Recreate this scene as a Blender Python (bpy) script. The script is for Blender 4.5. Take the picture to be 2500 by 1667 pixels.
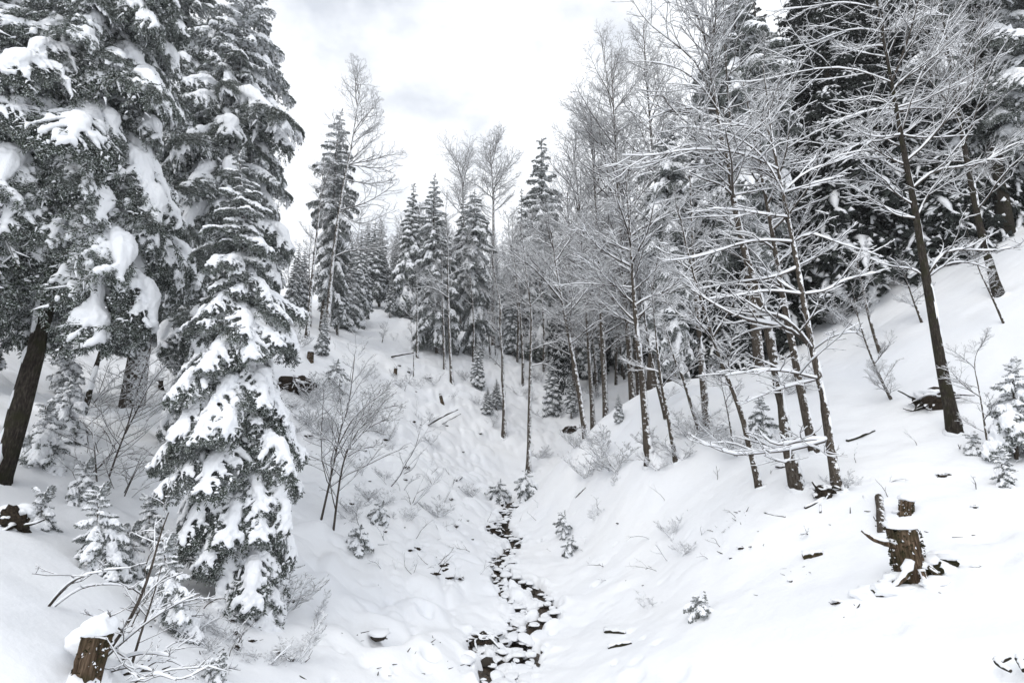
import bpy, bmesh, math
import numpy as np

# ------------------------------------------------------------------ camera, sky, sun, exposure
SC = bpy.context.scene
for _o in list(bpy.data.objects):
    bpy.data.objects.remove(_o)
COL = SC.collection
PITCH = math.radians(12.3)
FPX = 1250.0
cam_d = bpy.data.cameras.new('camera')
cam_d.lens = 18.0
cam_d.sensor_width = 36.0
cam_d.clip_start = 0.05
cam_d.clip_end = 2000.0
cam = bpy.data.objects.new('camera', cam_d)
COL.objects.link(cam)
cam.location = (0, 0, 0)
cam.rotation_euler = (math.radians(90) + PITCH, 0, 0)
SC.camera = cam

SUN_EL, SUN_AZ = math.radians(48), math.radians(-150)      # soft light through cloud, from behind the viewer's left
world = bpy.data.worlds.new('World')
SC.world = world
world.use_nodes = True
wn = world.node_tree
wn.nodes.clear()
w_out = wn.nodes.new('ShaderNodeOutputWorld')
w_bg = wn.nodes.new('ShaderNodeBackground')
w_bg.inputs['Strength'].default_value = 0.1
w_sky = wn.nodes.new('ShaderNodeTexSky')
w_sky.sky_type = 'NISHITA'
w_sky.sun_disc = False
w_sky.sun_elevation = SUN_EL
w_sky.sun_rotation = SUN_AZ
w_tc = wn.nodes.new('ShaderNodeTexCoord')
w_map = wn.nodes.new('ShaderNodeMapping')
w_map.inputs['Scale'].default_value = (1.0, 1.0, 1.6)
w_map.inputs['Location'].default_value = (3.1, 0.4, 0.7)
w_noise = wn.nodes.new('ShaderNodeTexNoise')
w_noise.inputs['Scale'].default_value = 2.3
w_noise.inputs['Detail'].default_value = 7.0
w_noise.inputs['Roughness'].default_value = 0.55
w_ramp = wn.nodes.new('ShaderNodeValToRGB')
w_ramp.color_ramp.elements[0].position = 0.37
w_ramp.color_ramp.elements[0].color = (0.58, 0.58, 0.58, 1)
w_ramp.color_ramp.elements[1].position = 0.50
w_ramp.color_ramp.elements[1].color = (1, 1, 1, 1)
w_mix = wn.nodes.new('ShaderNodeMix')
w_mix.data_type = 'RGBA'
CLOUD = 10.5
w_mix.inputs['B'].default_value = (CLOUD * 0.965, CLOUD * 0.995, CLOUD * 1.04, 1)
wn.links.new(w_tc.outputs['Generated'], w_map.inputs['Vector'])
wn.links.new(w_map.outputs['Vector'], w_noise.inputs['Vector'])
wn.links.new(w_noise.outputs['Fac'], w_ramp.inputs['Fac'])
wn.links.new(w_ramp.outputs['Color'], w_mix.inputs['Factor'])
wn.links.new(w_sky.outputs['Color'], w_mix.inputs['A'])
wn.links.new(w_mix.outputs['Result'], w_bg.inputs['Color'])
wn.links.new(w_bg.outputs['Background'], w_out.inputs['Surface'])

sun_d = bpy.data.lights.new('sun', 'SUN')
sun_d.energy = 1.0
sun_d.angle = math.radians(35)
sun_d.color = (1.0, 0.97, 0.93)
sun = bpy.data.objects.new('sun', sun_d)
COL.objects.link(sun)
sun.rotation_euler = (math.radians(90) - SUN_EL, 0, math.radians(180) - SUN_AZ)

SC.view_settings.view_transform = 'Standard'
SC.view_settings.look = 'None'
SC.view_settings.gamma = 1.0
SC.view_settings.use_curve_mapping = False
SC.view_settings.exposure = 0.26
SC.render.engine = 'CYCLES'
SC.cycles.max_bounces = 6
SC.cycles.diffuse_bounces = 4
SC.cycles.glossy_bounces = 2
SC.cycles.use_denoising = True

# ------------------------------------------------------------------ helpers
CP, SP = math.cos(PITCH), math.sin(PITCH)
Z3 = np.array([0.0, 0.0, 1.0])


def unproj(px, py, Y):
    """3D point at forward distance Y seen at photo pixel (px, py)."""
    u = (px - 1250.0) / FPX
    v = (833.5 - py) / FPX
    k = Y / (CP - v * SP)
    return np.array([u * k, Y, (SP + v * CP) * k])


def proj(p):
    x, y, z = p
    d = y * CP + z * SP
    if d < 0.05:
        return (-9999.0, -9999.0)
    return (1250 + FPX * x / d, 833.5 - FPX * (z * CP - y * SP) / d)


def vnoise(x, y, seed=0):
    ix, iy = np.floor(x), np.floor(y)
    fx, fy = x - ix, y - iy
    fx = fx * fx * (3 - 2 * fx)
    fy = fy * fy * (3 - 2 * fy)

    def h(a, b):
        n = np.sin(a * 127.1 + b * 311.7 + seed * 74.7) * 43758.5453
        return n - np.floor(n)
    return ((h(ix, iy) * (1 - fx) + h(ix + 1, iy) * fx) * (1 - fy) + (h(ix, iy + 1) * (1 - fx) + h(ix + 1, iy + 1) * fx) * fy) * 2 - 1


def mesh_np(name, V, faces, mats, midx=None, smooth=True):
    """faces: list of int arrays (n,k); midx: material index per face array."""
    me = bpy.data.meshes.new(name)
    V = np.asarray(V, dtype=np.float32)
    faces = [np.asarray(f, dtype=np.int32) for f in faces]
    keep = [i for i, f in enumerate(faces) if len(f)]
    nl = sum(faces[i].size for i in keep)
    nf = sum(len(faces[i]) for i in keep)
    me.vertices.add(len(V))
    me.vertices.foreach_set('co', V.ravel())
    me.loops.add(nl)
    me.loops.foreach_set('vertex_index', np.concatenate([faces[i].ravel() for i in keep]))
    me.polygons.add(nf)
    tot = np.concatenate([np.full(len(faces[i]), faces[i].shape[1], np.int32) for i in keep])
    st = np.concatenate([[0], np.cumsum(tot)[:-1]]).astype(np.int32)
    me.polygons.foreach_set('loop_start', st)
    me.polygons.foreach_set('loop_total', tot)
    if midx is not None:
        me.polygons.foreach_set('material_index', np.concatenate([np.full(len(faces[i]), midx[i], np.int32) for i in keep]))
    me.polygons.foreach_set('use_smooth', np.full(nf, smooth, dtype=bool))
    for m in mats:
        me.materials.append(m)
    me.update(calc_edges=True)
    me.validate()
    return me


def obj(name, me, parent=None, loc=(0, 0, 0), rot=(0, 0, 0), scale=(1, 1, 1)):
    o = bpy.data.objects.new(name, me)
    COL.objects.link(o)
    o.location = loc
    o.rotation_euler = rot
    o.scale = scale
    if parent is not None:
        o.parent = parent
    return o


def thing(name, label, cat, loc=(0, 0, 0), group=None, me=None):
    o = obj(name, me, None, tuple(loc))
    o['label'] = label
    o['category'] = cat
    if group:
        o['group'] = group
    return o


def nrm(a):
    return a / np.maximum(np.linalg.norm(a, axis=-1, keepdims=True), 1e-9)


def resample(P, n):
    P = np.asarray(P, float)
    for _ in range(2):                                  # corner cutting keeps the ends
        Q = [P[0]]
        for a, b in zip(P[:-1], P[1:]):
            Q += [a * .75 + b * .25, a * .25 + b * .75]
        Q.append(P[-1])
        P = np.array(Q)
    s = np.concatenate([[0], np.cumsum(np.linalg.norm(np.diff(P, axis=0), axis=1))])
    t = np.linspace(0, s[-1], n)
    return np.stack([np.interp(t, s, P[:, i]) for i in range(3)], 1)


def frames(P):
    T = nrm(np.gradient(P, axis=1))
    S = np.cross(T, Z3)
    ln = np.linalg.norm(S, axis=-1, keepdims=True)
    alt = np.cross(T, np.array([0.0, 1.0, 0.0]))
    S = nrm(np.where(ln > 0.05, S, alt))
    U = np.cross(S, T)
    return T, S, U


class Geo:
    """collects vertices and faces, per material slot."""
    def __init__(self):
        self.V, self.F, self.M, self.n = [], [], [], 0

    def add(self, V, F, m=0):
        V = np.asarray(V, float).reshape(-1, 3)
        self.V.append(V)
        self.F.append(np.asarray(F, np.int64) + self.n)
        self.M.append(m)
        self.n += len(V)

    def tubes(self, P, R, k=5, m=0, wz=None, off=None, caps=True, phase=0.0, rough=0.0, rng=None):
        """P (B,n,3), R (B,n) lateral radius, wz vertical radius, off (B,n,3) centre offset."""
        B, n, _ = P.shape
        if B == 0:
            return
        T, S, U = frames(P)
        if wz is None:
            wz = R
        C = P if off is None else P + off
        a = np.linspace(0, 2 * np.pi, k, endpoint=False) + phase
        ca, sa = np.cos(a), np.sin(a)
        q = 1.0
        if rough and rng is not None:
            q = 1 + rough * rng.standard_normal((B, n, k, 1))
        V = C[:, :, None, :] + q * (S[:, :, None, :] * (R[:, :, None, None] * ca[None, None, :, None]) + U[:, :, None, :] * (wz[:, :, None, None] * sa[None, None, :, None]))
        idx = np.arange(B * n * k).reshape(B, n, k)
        a0, a1 = idx[:, :-1, :], idx[:, 1:, :]
        F = np.stack([a0, np.roll(a0, -1, 2), np.roll(a1, -1, 2), a1], -1).reshape(-1, 4)
        base = self.n
        self.add(V, F, m)
        if caps and k >= 3:
            self.F.append(idx[:, 0, ::-1].reshape(-1, k) + base)
            self.M.append(m)
            self.F.append(idx[:, -1, :].reshape(-1, k) + base)
            self.M.append(m)

    def mesh(self, name, mats, smooth=True):
        if not self.V:
            return None
        by = {}
        for f, m in zip(self.F, self.M):
            by.setdefault((f.shape[1], m), []).append(f)
        keys = list(by)
        return mesh_np(name, np.concatenate(self.V), [np.concatenate(by[q]) for q in keys], mats, [q[1] for q in keys], smooth)


# ------------------------------------------------------------------ materials
def mat(name):
    m = bpy.data.materials.new(name)
    m.use_nodes = True
    nt = m.node_tree
    b = nt.nodes['Principled BSDF']
    return m, nt, b


def nd(nt, t, **kw):
    n = nt.nodes.new(t)
    for k, v in kw.items():
        if k in n.inputs:
            n.inputs[k].default_value = v
        else:
            setattr(n, k, v)
    return n


def ramp(nt, src, stops):
    r = nt.nodes.new('ShaderNodeValToRGB')
    e = r.color_ramp.elements
    while len(e) < len(stops):
        e.new(0.5)
    for el, (p, c) in zip(e, stops):
        el.position = p
        el.color = (*c, 1) if len(c) == 3 else c
    nt.links.new(src, r.inputs['Fac'])
    return r


def snow_mat(name, bump, scale):
    m, nt, b = mat(name)
    tc = nd(nt, 'ShaderNodeTexCoord')
    n1 = nd(nt, 'ShaderNodeTexNoise', Scale=scale, Detail=6.0, Roughness=0.6)
    n2 = nd(nt, 'ShaderNodeTexNoise', Scale=0.35, Detail=3.0)
    nt.links.new(tc.outputs['Object'], n1.inputs['Vector'])
    nt.links.new(tc.outputs['Object'], n2.inputs['Vector'])
    r = ramp(nt, n2.outputs['Fac'], [(0.3, (0.84, 0.86, 0.895)), (0.7, (0.885, 0.895, 0.91))])
    nt.links.new(r.outputs['Color'], b.inputs['Base Color'])
    bp = nd(nt, 'ShaderNodeBump', Strength=0.5, Distance=bump)
    nt.links.new(n1.outputs['Fac'], bp.inputs['Height'])
    nt.links.new(bp.outputs['Normal'], b.inputs['Normal'])
    b.inputs['Roughness'].default_value = 0.75
    b.inputs['Specular IOR Level'].default_value = 0.2
    return m


M_GROUND = snow_mat('ground_snow', 0.03, 7.0)
M_SNOW = snow_mat('branch_snow', 0.02, 22.0)


def bark_mat(name, c0, c1, c2, zs=0.25, moss=None, plaster=0.0, wind=(0.8, -0.4, 0.2)):
    m, nt, b = mat(name)
    tc = nd(nt, 'ShaderNodeTexCoord')
    mp = nd(nt, 'ShaderNodeMapping')
    mp.inputs['Scale'].default_value = (1, 1, zs)
    nt.links.new(tc.outputs['Object'], mp.inputs['Vector'])
    n1 = nd(nt, 'ShaderNodeTexNoise', Scale=34.0, Detail=6.0, Roughness=0.65)
    nt.links.new(mp.outputs['Vector'], n1.inputs['Vector'])
    r = ramp(nt, n1.outputs['Fac'], [(0.3, c0), (0.5, c1), (0.75, c2)])
    col = r.outputs['Color']
    if moss:
        n3 = nd(nt, 'ShaderNodeTexNoise', Scale=5.0, Detail=5.0)
        nt.links.new(tc.outputs['Object'], n3.inputs['Vector'])
        r3 = ramp(nt, n3.outputs['Fac'], [(0.46, (0, 0, 0)), (0.66, (0.85, 0.85, 0.85))])
        mx = nd(nt, 'ShaderNodeMix', data_type='RGBA')
        mx.inputs['B'].default_value = (*moss, 1)
        nt.links.new(r3.outputs['Color'], mx.inputs['Factor'])
        nt.links.new(col, mx.inputs['A'])
        col = mx.outputs['Result']
    if plaster:                                          # wind-blown snow stuck to one side of the bark
        ge = nd(nt, 'ShaderNodeNewGeometry')
        dt = nd(nt, 'ShaderNodeVectorMath', operation='DOT_PRODUCT')
        dt.inputs[1].default_value = wind
        nt.links.new(ge.outputs['Normal'], dt.inputs[0])
        n4 = nd(nt, 'ShaderNodeTexNoise', Scale=9.0, Detail=6.0, Roughness=0.7)
        nt.links.new(tc.outputs['Object'], n4.inputs['Vector'])
        ad = nd(nt, 'ShaderNodeMath', operation='MULTIPLY_ADD')
        ad.inputs[1].default_value = 0.16
        nt.links.new(dt.outputs['Value'], ad.inputs[0])
        nt.links.new(n4.outputs['Fac'], ad.inputs[2])
        r4 = ramp(nt, ad.outputs['Value'], [(0.68 - plaster, (0, 0, 0)), (0.71 - plaster, (1, 1, 1))])
        mx2 = nd(nt, 'ShaderNodeMix', data_type='RGBA')
        mx2.inputs['B'].default_value = (0.84, 0.85, 0.87, 1)
        nt.links.new(r4.outputs['Color'], mx2.inputs['Factor'])
        nt.links.new(col, mx2.inputs['A'])
        col = mx2.outputs['Result']
    nt.links.new(col, b.inputs['Base Color'])
    bp = nd(nt, 'ShaderNodeBump', Strength=0.9, Distance=0.02)
    nt.links.new(n1.outputs['Fac'], bp.inputs['Height'])
    nt.links.new(bp.outputs['Normal'], b.inputs['Normal'])
    b.inputs['Roughness'].default_value = 0.95
    b.inputs['Specular IOR Level'].default_value = 0.1
    return m


M_BARK = bark_mat('dark_bark', (0.025, 0.02, 0.017), (0.075, 0.062, 0.05), (0.16, 0.14, 0.115), plaster=0.09)
M_BARK_BARE = bark_mat('brown_bark', (0.011, 0.009, 0.008), (0.036, 0.030, 0.025), (0.10, 0.087, 0.073), moss=(0.03, 0.03, 0.016), plaster=0.0)
M_TWIG = bark_mat('twig_bark', (0.035, 0.03, 0.026), (0.075, 0.064, 0.055), (0.12, 0.10, 0.085))
M_STUMP = bark_mat('mossy_stump_wood', (0.014, 0.010, 0.007), (0.085, 0.058, 0.038), (0.25, 0.185, 0.13), zs=0.10, moss=(0.03, 0.028, 0.012))
M_MOSS = bark_mat('moss_tufts', (0.010, 0.009, 0.006), (0.032, 0.029, 0.014), (0.07, 0.062, 0.03), zs=1.0)
M_SOIL = bark_mat('dark_soil', (0.008, 0.006, 0.005), (0.03, 0.023, 0.017), (0.08, 0.06, 0.04), zs=1.0)
M_STONE = bark_mat('wet_stone', (0.02, 0.018, 0.015), (0.055, 0.048, 0.04), (0.12, 0.10, 0.08), zs=1.0)


def needle_mat(name, dark, mid, frost, f0):
    m, nt, b = mat(name)
    tc = nd(nt, 'ShaderNodeTexCoord')
    n1 = nd(nt, 'ShaderNodeTexNoise', Scale=6.0, Detail=4.0)
    nt.links.new(tc.outputs['Object'], n1.inputs['Vector'])
    n2 = nd(nt, 'ShaderNodeTexNoise', Scale=55.0, Detail=2.0)
    nt.links.new(tc.outputs['Object'], n2.inputs['Vector'])
    r = ramp(nt, n1.outputs['Fac'], [(0.3, dark), (0.7, mid)])
    r2 = ramp(nt, n2.outputs['Fac'], [(f0, (0, 0, 0)), (f0 + 0.14, (1, 1, 1))])
    mx = nd(nt, 'ShaderNodeMix', data_type='RGBA')
    mx.inputs['B'].default_value = (*frost, 1)
    nt.links.new(r2.outputs['Color'], mx.inputs['Factor'])
    nt.links.new(r.outputs['Color'], mx.inputs['A'])
    nt.links.new(mx.outputs['Result'], b.inputs['Base Color'])
    b.inputs['Roughness'].default_value = 0.7
    b.inputs['Specular IOR Level'].default_value = 0.2
    return m


M_NEEDLE = needle_mat('frosted_needles', (0.020, 0.030, 0.020), (0.055, 0.070, 0.050), (0.66, 0.69, 0.70), 0.50)
M_NEEDLE_D = needle_mat('dark_needles', (0.010, 0.013, 0.011), (0.026, 0.032, 0.027), (0.34, 0.36, 0.37), 0.60)
# ------------------------------------------------------------------ terrain: a snowy ravine (heights through surveyed points)
CTRL = [  # photo pixel and forward distance in metres
    (1250, 1667, 11.5), (1250, 1600, 12.7), (1290, 1520, 14.3), (1330, 1440, 16.4), (1240, 1380, 18.7), (1235, 1300, 22.5), (1230, 1240, 26.5), (1250, 1200, 29),
    (1500, 1600, 11), (1700, 1620, 9.2), (2000, 1640, 7.5), (2500, 1667, 5.6), (2500, 1480, 7), (2230, 1400, 8.5), (1900, 1450, 10.2), (1600, 1450, 13.5),
    (1430, 1320, 19.5), (1600, 1260, 17), (1800, 1270, 13), (1950, 1200, 12.8), (2045, 1195, 12.4), (2250, 1200, 11), (2500, 1250, 9.5), (2330, 1055, 13.5),
    (2500, 1100, 12), (2100, 1050, 15.5), (1860, 1190, 13.8), (1730, 1060, 18), (1590, 1130, 18.5), (1500, 1150, 20.5), (1400, 1190, 23.5), (1310, 1190, 27.5),
    (1400, 1095, 26), (1500, 1012, 25), (1620, 940, 26), (1750, 940, 23), (1855, 900, 26), (1950, 830, 26), (2100, 800, 22), (2250, 780, 19.5), (2180, 970, 17),
    (2440, 720, 18.5), (2450, 560, 23), (2500, 600, 20), (2000, 700, 33), (2200, 620, 30), (1850, 770, 36),
    (1100, 1600, 11.5), (930, 1560, 11.5), (800, 1660, 9), (600, 1667, 7.5), (400, 1667, 6.4), (200, 1667, 5.4), (0, 1667, 4.6), (0, 1400, 6.5), (230, 1540, 6.3),
    (300, 1430, 8), (420, 1530, 8), (640, 1530, 9.6), (250, 1390, 8.6), (50, 1310, 8), (0, 1180, 9.6), (150, 1150, 11), (380, 1330, 10.5), (700, 1400, 12),
    (900, 1350, 15.5), (1050, 1330, 18.5), (1150, 1310, 21), (810, 1280, 16), (600, 1200, 15.5), (500, 1110, 16), (400, 1050, 18), (300, 1000, 20), (250, 900, 24),
    (400, 860, 28), (700, 1050, 21), (760, 1210, 17.5), (900, 1150, 22.5), (1050, 1150, 26), (1150, 1210, 27.5), (740, 900, 28), (800, 860, 32), (900, 1000, 30),
    (1000, 1050, 32), (1100, 1060, 35), (1200, 1080, 36), (1290, 1150, 33), (1230, 1065, 37), (1100, 930, 43), (1000, 870, 46), (1070, 862, 49), (900, 800, 52),
    (920, 765, 57), (1000, 790, 56), (1165, 945, 44), (820, 840, 38), (780, 800, 42), (850, 750, 60), (1200, 900, 50), (1300, 840, 70),
    (1430, 1055, 38), (1400, 1000, 43), (1350, 1030, 42), (1450, 955, 51), (1500, 925, 55), (1560, 900, 59), (1400, 880, 62), (1600, 850, 66),
]
C3 = [(-30, 42, 15), (-30, 22, 9), (-19, 10, 3.6), (-40, 60, 20), (-10, 82, 25), (-25, 95, 27), (12, 92, 24), (34, 82, 27), (44, 60, 26), (44, 40, 22),
      (32, 26, 15), (26, 12, 8), (20, 3, 4), (9, 2, -1.6), (-14, 2, 0.5), (-5, 1, -4.6), (0, -6, -6.6), (-8, -6, -4), (9, -6, -3), (0, 4, -5.6), (1.5, 5, -5.4), (-1.5, 5, -5.3),
      (150, 110, 50), (-150, 110, 40), (110, 40, 40), (-110, 40, 30), (0, 130, 25), (100, 140, 36), (-90, 140, 30), (110, 0, 30), (-110, 0, 25),
      (2.3, 31.5, -1.3), (6.5, 32, 0.7), (9.5, 34, 2.3), (4.2, 34.5, 0.0), (13, 37, 4.4), (17, 42, 8), (12, 48, 6.5)]
pts = np.array([unproj(*c) for c in CTRL] + [np.array(c, float) for c in C3])


def _tk(r2):
    return 0.5 * r2 * np.log(np.maximum(r2, 1e-12))


SCL = 0.05
_X = pts[:, :2] * SCL
_n = len(_X)
_K = _tk(((_X[:, None] - _X[None]) ** 2).sum(-1)) + np.eye(_n) * 0.002
_P = np.concatenate([np.ones((_n, 1)), _X], 1)
_A = np.block([[_K, _P], [_P.T, np.zeros((3, 3))]])
_W = np.linalg.solve(_A, np.concatenate([pts[:, 2], np.zeros(3)]))


def base_h(x, y):
    x, y = np.asarray(x, float), np.asarray(y, float)
    sh = x.shape
    q = np.stack([x.ravel(), y.ravel()], 1) * SCL
    out = np.zeros(len(q))
    for s in range(0, len(q), 20000):
        c = q[s:s + 20000]
        out[s:s + 20000] = _tk(((c[:, None] - _X[None]) ** 2).sum(-1)) @ _W[:_n] + _W[_n] + c @ _W[_n + 1:]
    return out.reshape(sh)


def relief(x, y):
    near = np.clip(1.4 - np.hypot(x, y) / 60, 0.3, 1)
    return (0.16 * vnoise(x * 0.28, y * 0.28, 1) + 0.07 * vnoise(x * 0.8 + y * .2, y * 0.8, 2) + 0.22 * np.clip(np.maximum((-.2 - x) / 1.5, np.maximum((y - 33) / 5, .22)), 0, 1) * np.clip((y - 9) / 4, 0, 1) * np.clip((70 - y) / 14, 0, 1) * (1.3 * np.abs(vnoise(x * 0.9 - y * .3, y * 0.75, 7)) + 1.0 * np.abs(vnoise(x * 1.9 + y * .4, y * 1.5, 8))) + near * (0.028 * vnoise(x * 2.1, y * 2.1, 3) + 0.012 * vnoise(x * 5.3, y * 5.3, 4)))


def ground(x, y):
    return base_h(x, y) + relief(x, y)


def hit(px, py, y0=3.0, y1=120.0):
    """first ground point seen at a photo pixel."""
    ys = y0 * (y1 / y0) ** np.linspace(0, 1, 900)
    d = unproj(px, py, 1.0)
    g = ground(d[0] * ys, ys)
    below = np.nonzero(d[2] * ys < g)[0]
    i = below[0] if len(below) else 899
    if i == 0:
        Y = ys[0]
    else:
        a = d[2] * ys[i - 1] - g[i - 1]
        b = d[2] * ys[i] - g[i]
        Y = ys[i - 1] + (ys[i] - ys[i - 1]) * a / max(a - b, 1e-9)
    return np.array([d[0] * Y, Y, float(ground(np.array([d[0] * Y]), np.array([Y]))[0])])


# streamlets: pixel path and width in metres
CHAN = [
    ([(1262, 1700), (1216, 1665), (1200, 1617), (1222, 1600), (1250, 1600), (1264, 1593), (1291, 1603), (1300, 1590), (1262, 1575), (1243, 1562), (1258, 1545), (1278, 1532), (1300, 1515), (1322, 1504), (1341, 1500), (1340, 1475), (1320, 1450), (1304, 1433), (1283, 1420), (1258, 1412), (1238, 1404), (1224, 1392), (1219, 1380), (1224, 1362), (1240, 1345), (1256, 1332), (1264, 1319), (1252, 1308), (1238, 1303), (1226, 1290), (1222, 1274), (1238, 1256), (1246, 1236), (1240, 1222)], 0.24),
    ([(1219, 1404), (1219, 1420), (1230, 1436), (1243, 1458), (1264, 1470), (1287, 1482)], 0.12),
    ([(1287, 1482), (1262, 1490), (1246, 1502), (1256, 1518), (1272, 1530)], 0.10),
    ([(1200, 1617), (1175, 1598), (1155, 1577), (1165, 1556)], 0.11),
    ([(1198, 1295), (1215, 1285), (1222, 1274)], 0.12),
    ([(1291, 1603), (1280, 1625), (1262, 1640)], 0.13),
]
chan3 = []
for path, w in CHAN:
    P = np.array([hit(a, b) for a, b in path])
    P = resample(P, len(path) * 5)
    chan3.append((P, w))
DIMPLES = []
rngd = np.random.default_rng(5)
for (a, b, r, d) in [(925, 1530, .62, .2), (965, 1545, .3, .2), (2180, 1532, .14, .08), (1040, 1485, .2, .16), (1050, 1595, .16, .18), (1455, 1425, .14, .1),
                     (2440, 1630, .32, .22), (2395, 1302, .35, .14), (2460, 1360, .12, .1), (1055, 1240, .16, .12), (1130, 1340, .2, .13), (1220, 1300, .25, .2), (870, 1230, .14, .1), (1350, 1545, .12, .1), (1650, 1640, .2, .12), (1545, 1650, .2, .12)]:
    DIMPLES.append((hit(a, b), r, d))
for i in range(150):
    a, b = rngd.uniform(700, 1250), rngd.uniform(1090, 1660)
    if i % 9 == 0:
        a, b = rngd.uniform(1300, 1700), rngd.uniform(1230, 1640)
    if i % 3 == 1:
        a, b = rngd.uniform(850, 1130), rngd.uniform(1280, 1480)
    p = hit(a, b)
    DIMPLES.append((p, rngd.uniform(.06, .16) * (p[1] / 14) ** .7, rngd.uniform(.03, .08)))


def stream_d(x, y):
    """distance to the nearest streamlet minus its half width."""
    best = np.full(x.shape, 9.0)
    wid = np.full(x.shape, 0.2)
    for P, w in chan3:
        for a, b in zip(P[:-1, :2], P[1:, :2]):
            ab = b - a
            t = np.clip(((x - a[0]) * ab[0] + (y - a[1]) * ab[1]) / max(ab @ ab, 1e-9), 0, 1)
            d = np.hypot(x - a[0] - t * ab[0], y - a[1] - t * ab[1])
            k = d - w < best - wid
            best = np.where(k, d, best)
            wid = np.where(k, w, wid)
    return best, wid


uu = [0.0]
st = 0.0021
while uu[-1] < 3.2:
    uu.append(uu[-1] + st)
    if uu[-1] > 0.10:
        st *= 1.021
uu = np.array(uu)
uu = np.concatenate([-uu[:0:-1], uu])
yy = list(np.arange(-7, 3, 0.5)) + list(np.arange(3, 10, 0.12)) + list(np.arange(10, 24, 0.055)) + list(np.arange(24, 29.5, 0.075))
st = 0.09
while yy[-1] < 150:
    yy.append(yy[-1] + st)
    st *= 1.021
yy = np.array(yy)
GX = uu[None, :] * (yy[:, None] + 8.0)
GY = np.repeat(yy[:, None], len(uu), 1)
GZ = ground(GX, GY)
msk = (np.abs(GX) < 2.6) & (GY > 9) & (GY < 31)
dd, ww = stream_d(GX[msk], GY[msk])
lump = vnoise(GX[msk] * 3.3, GY[msk] * 3.3, 11) * 0.15 + vnoise(GX[msk] * 8.0, GY[msk] * 8.0, 12) * 0.09
edge = np.clip((dd + lump - ww) / 0.13, 0, 1)
edge = edge * edge * (3 - 2 * edge)
pillow = np.exp(-((dd - ww - .22) / .22) ** 2) * (0.035 + 0.10 * np.clip(vnoise(GX[msk] * 4.0, GY[msk] * 4.0, 13), -.3, 1))
zz = GZ[msk]
zz = zz - 0.23 * (1 - edge) + pillow * edge
GZ[msk] = zz
for p, r, d in DIMPLES:
    m2 = (np.abs(GX - p[0]) < 3 * r) & (np.abs(GY - p[1]) < 3 * r)
    if m2.any():
        q = ((GX[m2] - p[0]) ** 2 + (GY[m2] - p[1]) ** 2) / r ** 2
        GZ[m2] -= d * np.exp(-q * q * q) - 0.06 * d * np.exp(-(np.sqrt(q) - 1.6) ** 2 * 5)
ny, nx = GX.shape
ii = np.arange(ny * nx).reshape(ny, nx)
quads = np.stack([ii[:-1, :-1], ii[:-1, 1:], ii[1:, 1:], ii[1:, :-1]], -1).reshape(-1, 4)
gme = mesh_np('snowy_ground', np.stack([GX, GY, GZ], -1).reshape(-1, 3), [quads], [M_GROUND])
g_o = obj('snowy_ground', gme)
g_o['kind'] = 'structure'

# the stream bed: dark wet leaf litter and water under the snow lips
m_bed, nt, b = mat('wet_stream_bed')
tc = nd(nt, 'ShaderNodeTexCoord')
n1 = nd(nt, 'ShaderNodeTexNoise', Scale=11.0, Detail=6.0, Roughness=0.7)
v1 = nd(nt, 'ShaderNodeTexVoronoi', Scale=19.0)
nt.links.new(tc.outputs['Object'], n1.inputs['Vector'])
nt.links.new(tc.outputs['Object'], v1.inputs['Vector'])
r = ramp(nt, n1.outputs['Fac'], [(0.3, (0.008, 0.006, 0.004)), (0.52, (0.04, 0.027, 0.016)), (0.72, (0.13, 0.09, 0.055))])
nt.links.new(r.outputs['Color'], b.inputs['Base Color'])
r2 = ramp(nt, n1.outputs['Fac'], [(0.35, (0.12, 0.12, 0.12)), (0.6, (0.8, 0.8, 0.8))])
nt.links.new(r2.outputs['Color'], b.inputs['Roughness'])
bp = nd(nt, 'ShaderNodeBump', Strength=1.0, Distance=0.03)
nt.links.new(v1.outputs['Distance'], bp.inputs['Height'])
nt.links.new(bp.outputs['Normal'], b.inputs['Normal'])
G = Geo()
for P, w in chan3:
    n = len(P)
    T = nrm(np.gradient(P, axis=0) * np.array([1, 1, 0]))
    S = np.stack([T[:, 1], -T[:, 0], np.zeros(n)], 1)
    c = np.linspace(-1, 1, 9)
    V = P[:, None, :] + S[:, None, :] * (c * (w + 0.07))[None, :, None]
    V[..., 2] = ground(V[..., 0], V[..., 1]) - 0.15 + 0.02 * vnoise(V[..., 0] * 9, V[..., 1] * 9, 21) - 0.003 * len(G.V)
    i2 = np.arange(n * 9).reshape(n, 9)
    G.add(V, np.stack([i2[:-1, :-1], i2[1:, :-1], i2[1:, 1:], i2[:-1, 1:]], -1).reshape(-1, 4))
s_o = obj('stream_water', G.mesh('stream_water', [m_bed]))
s_o['kind'] = 'structure'
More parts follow.
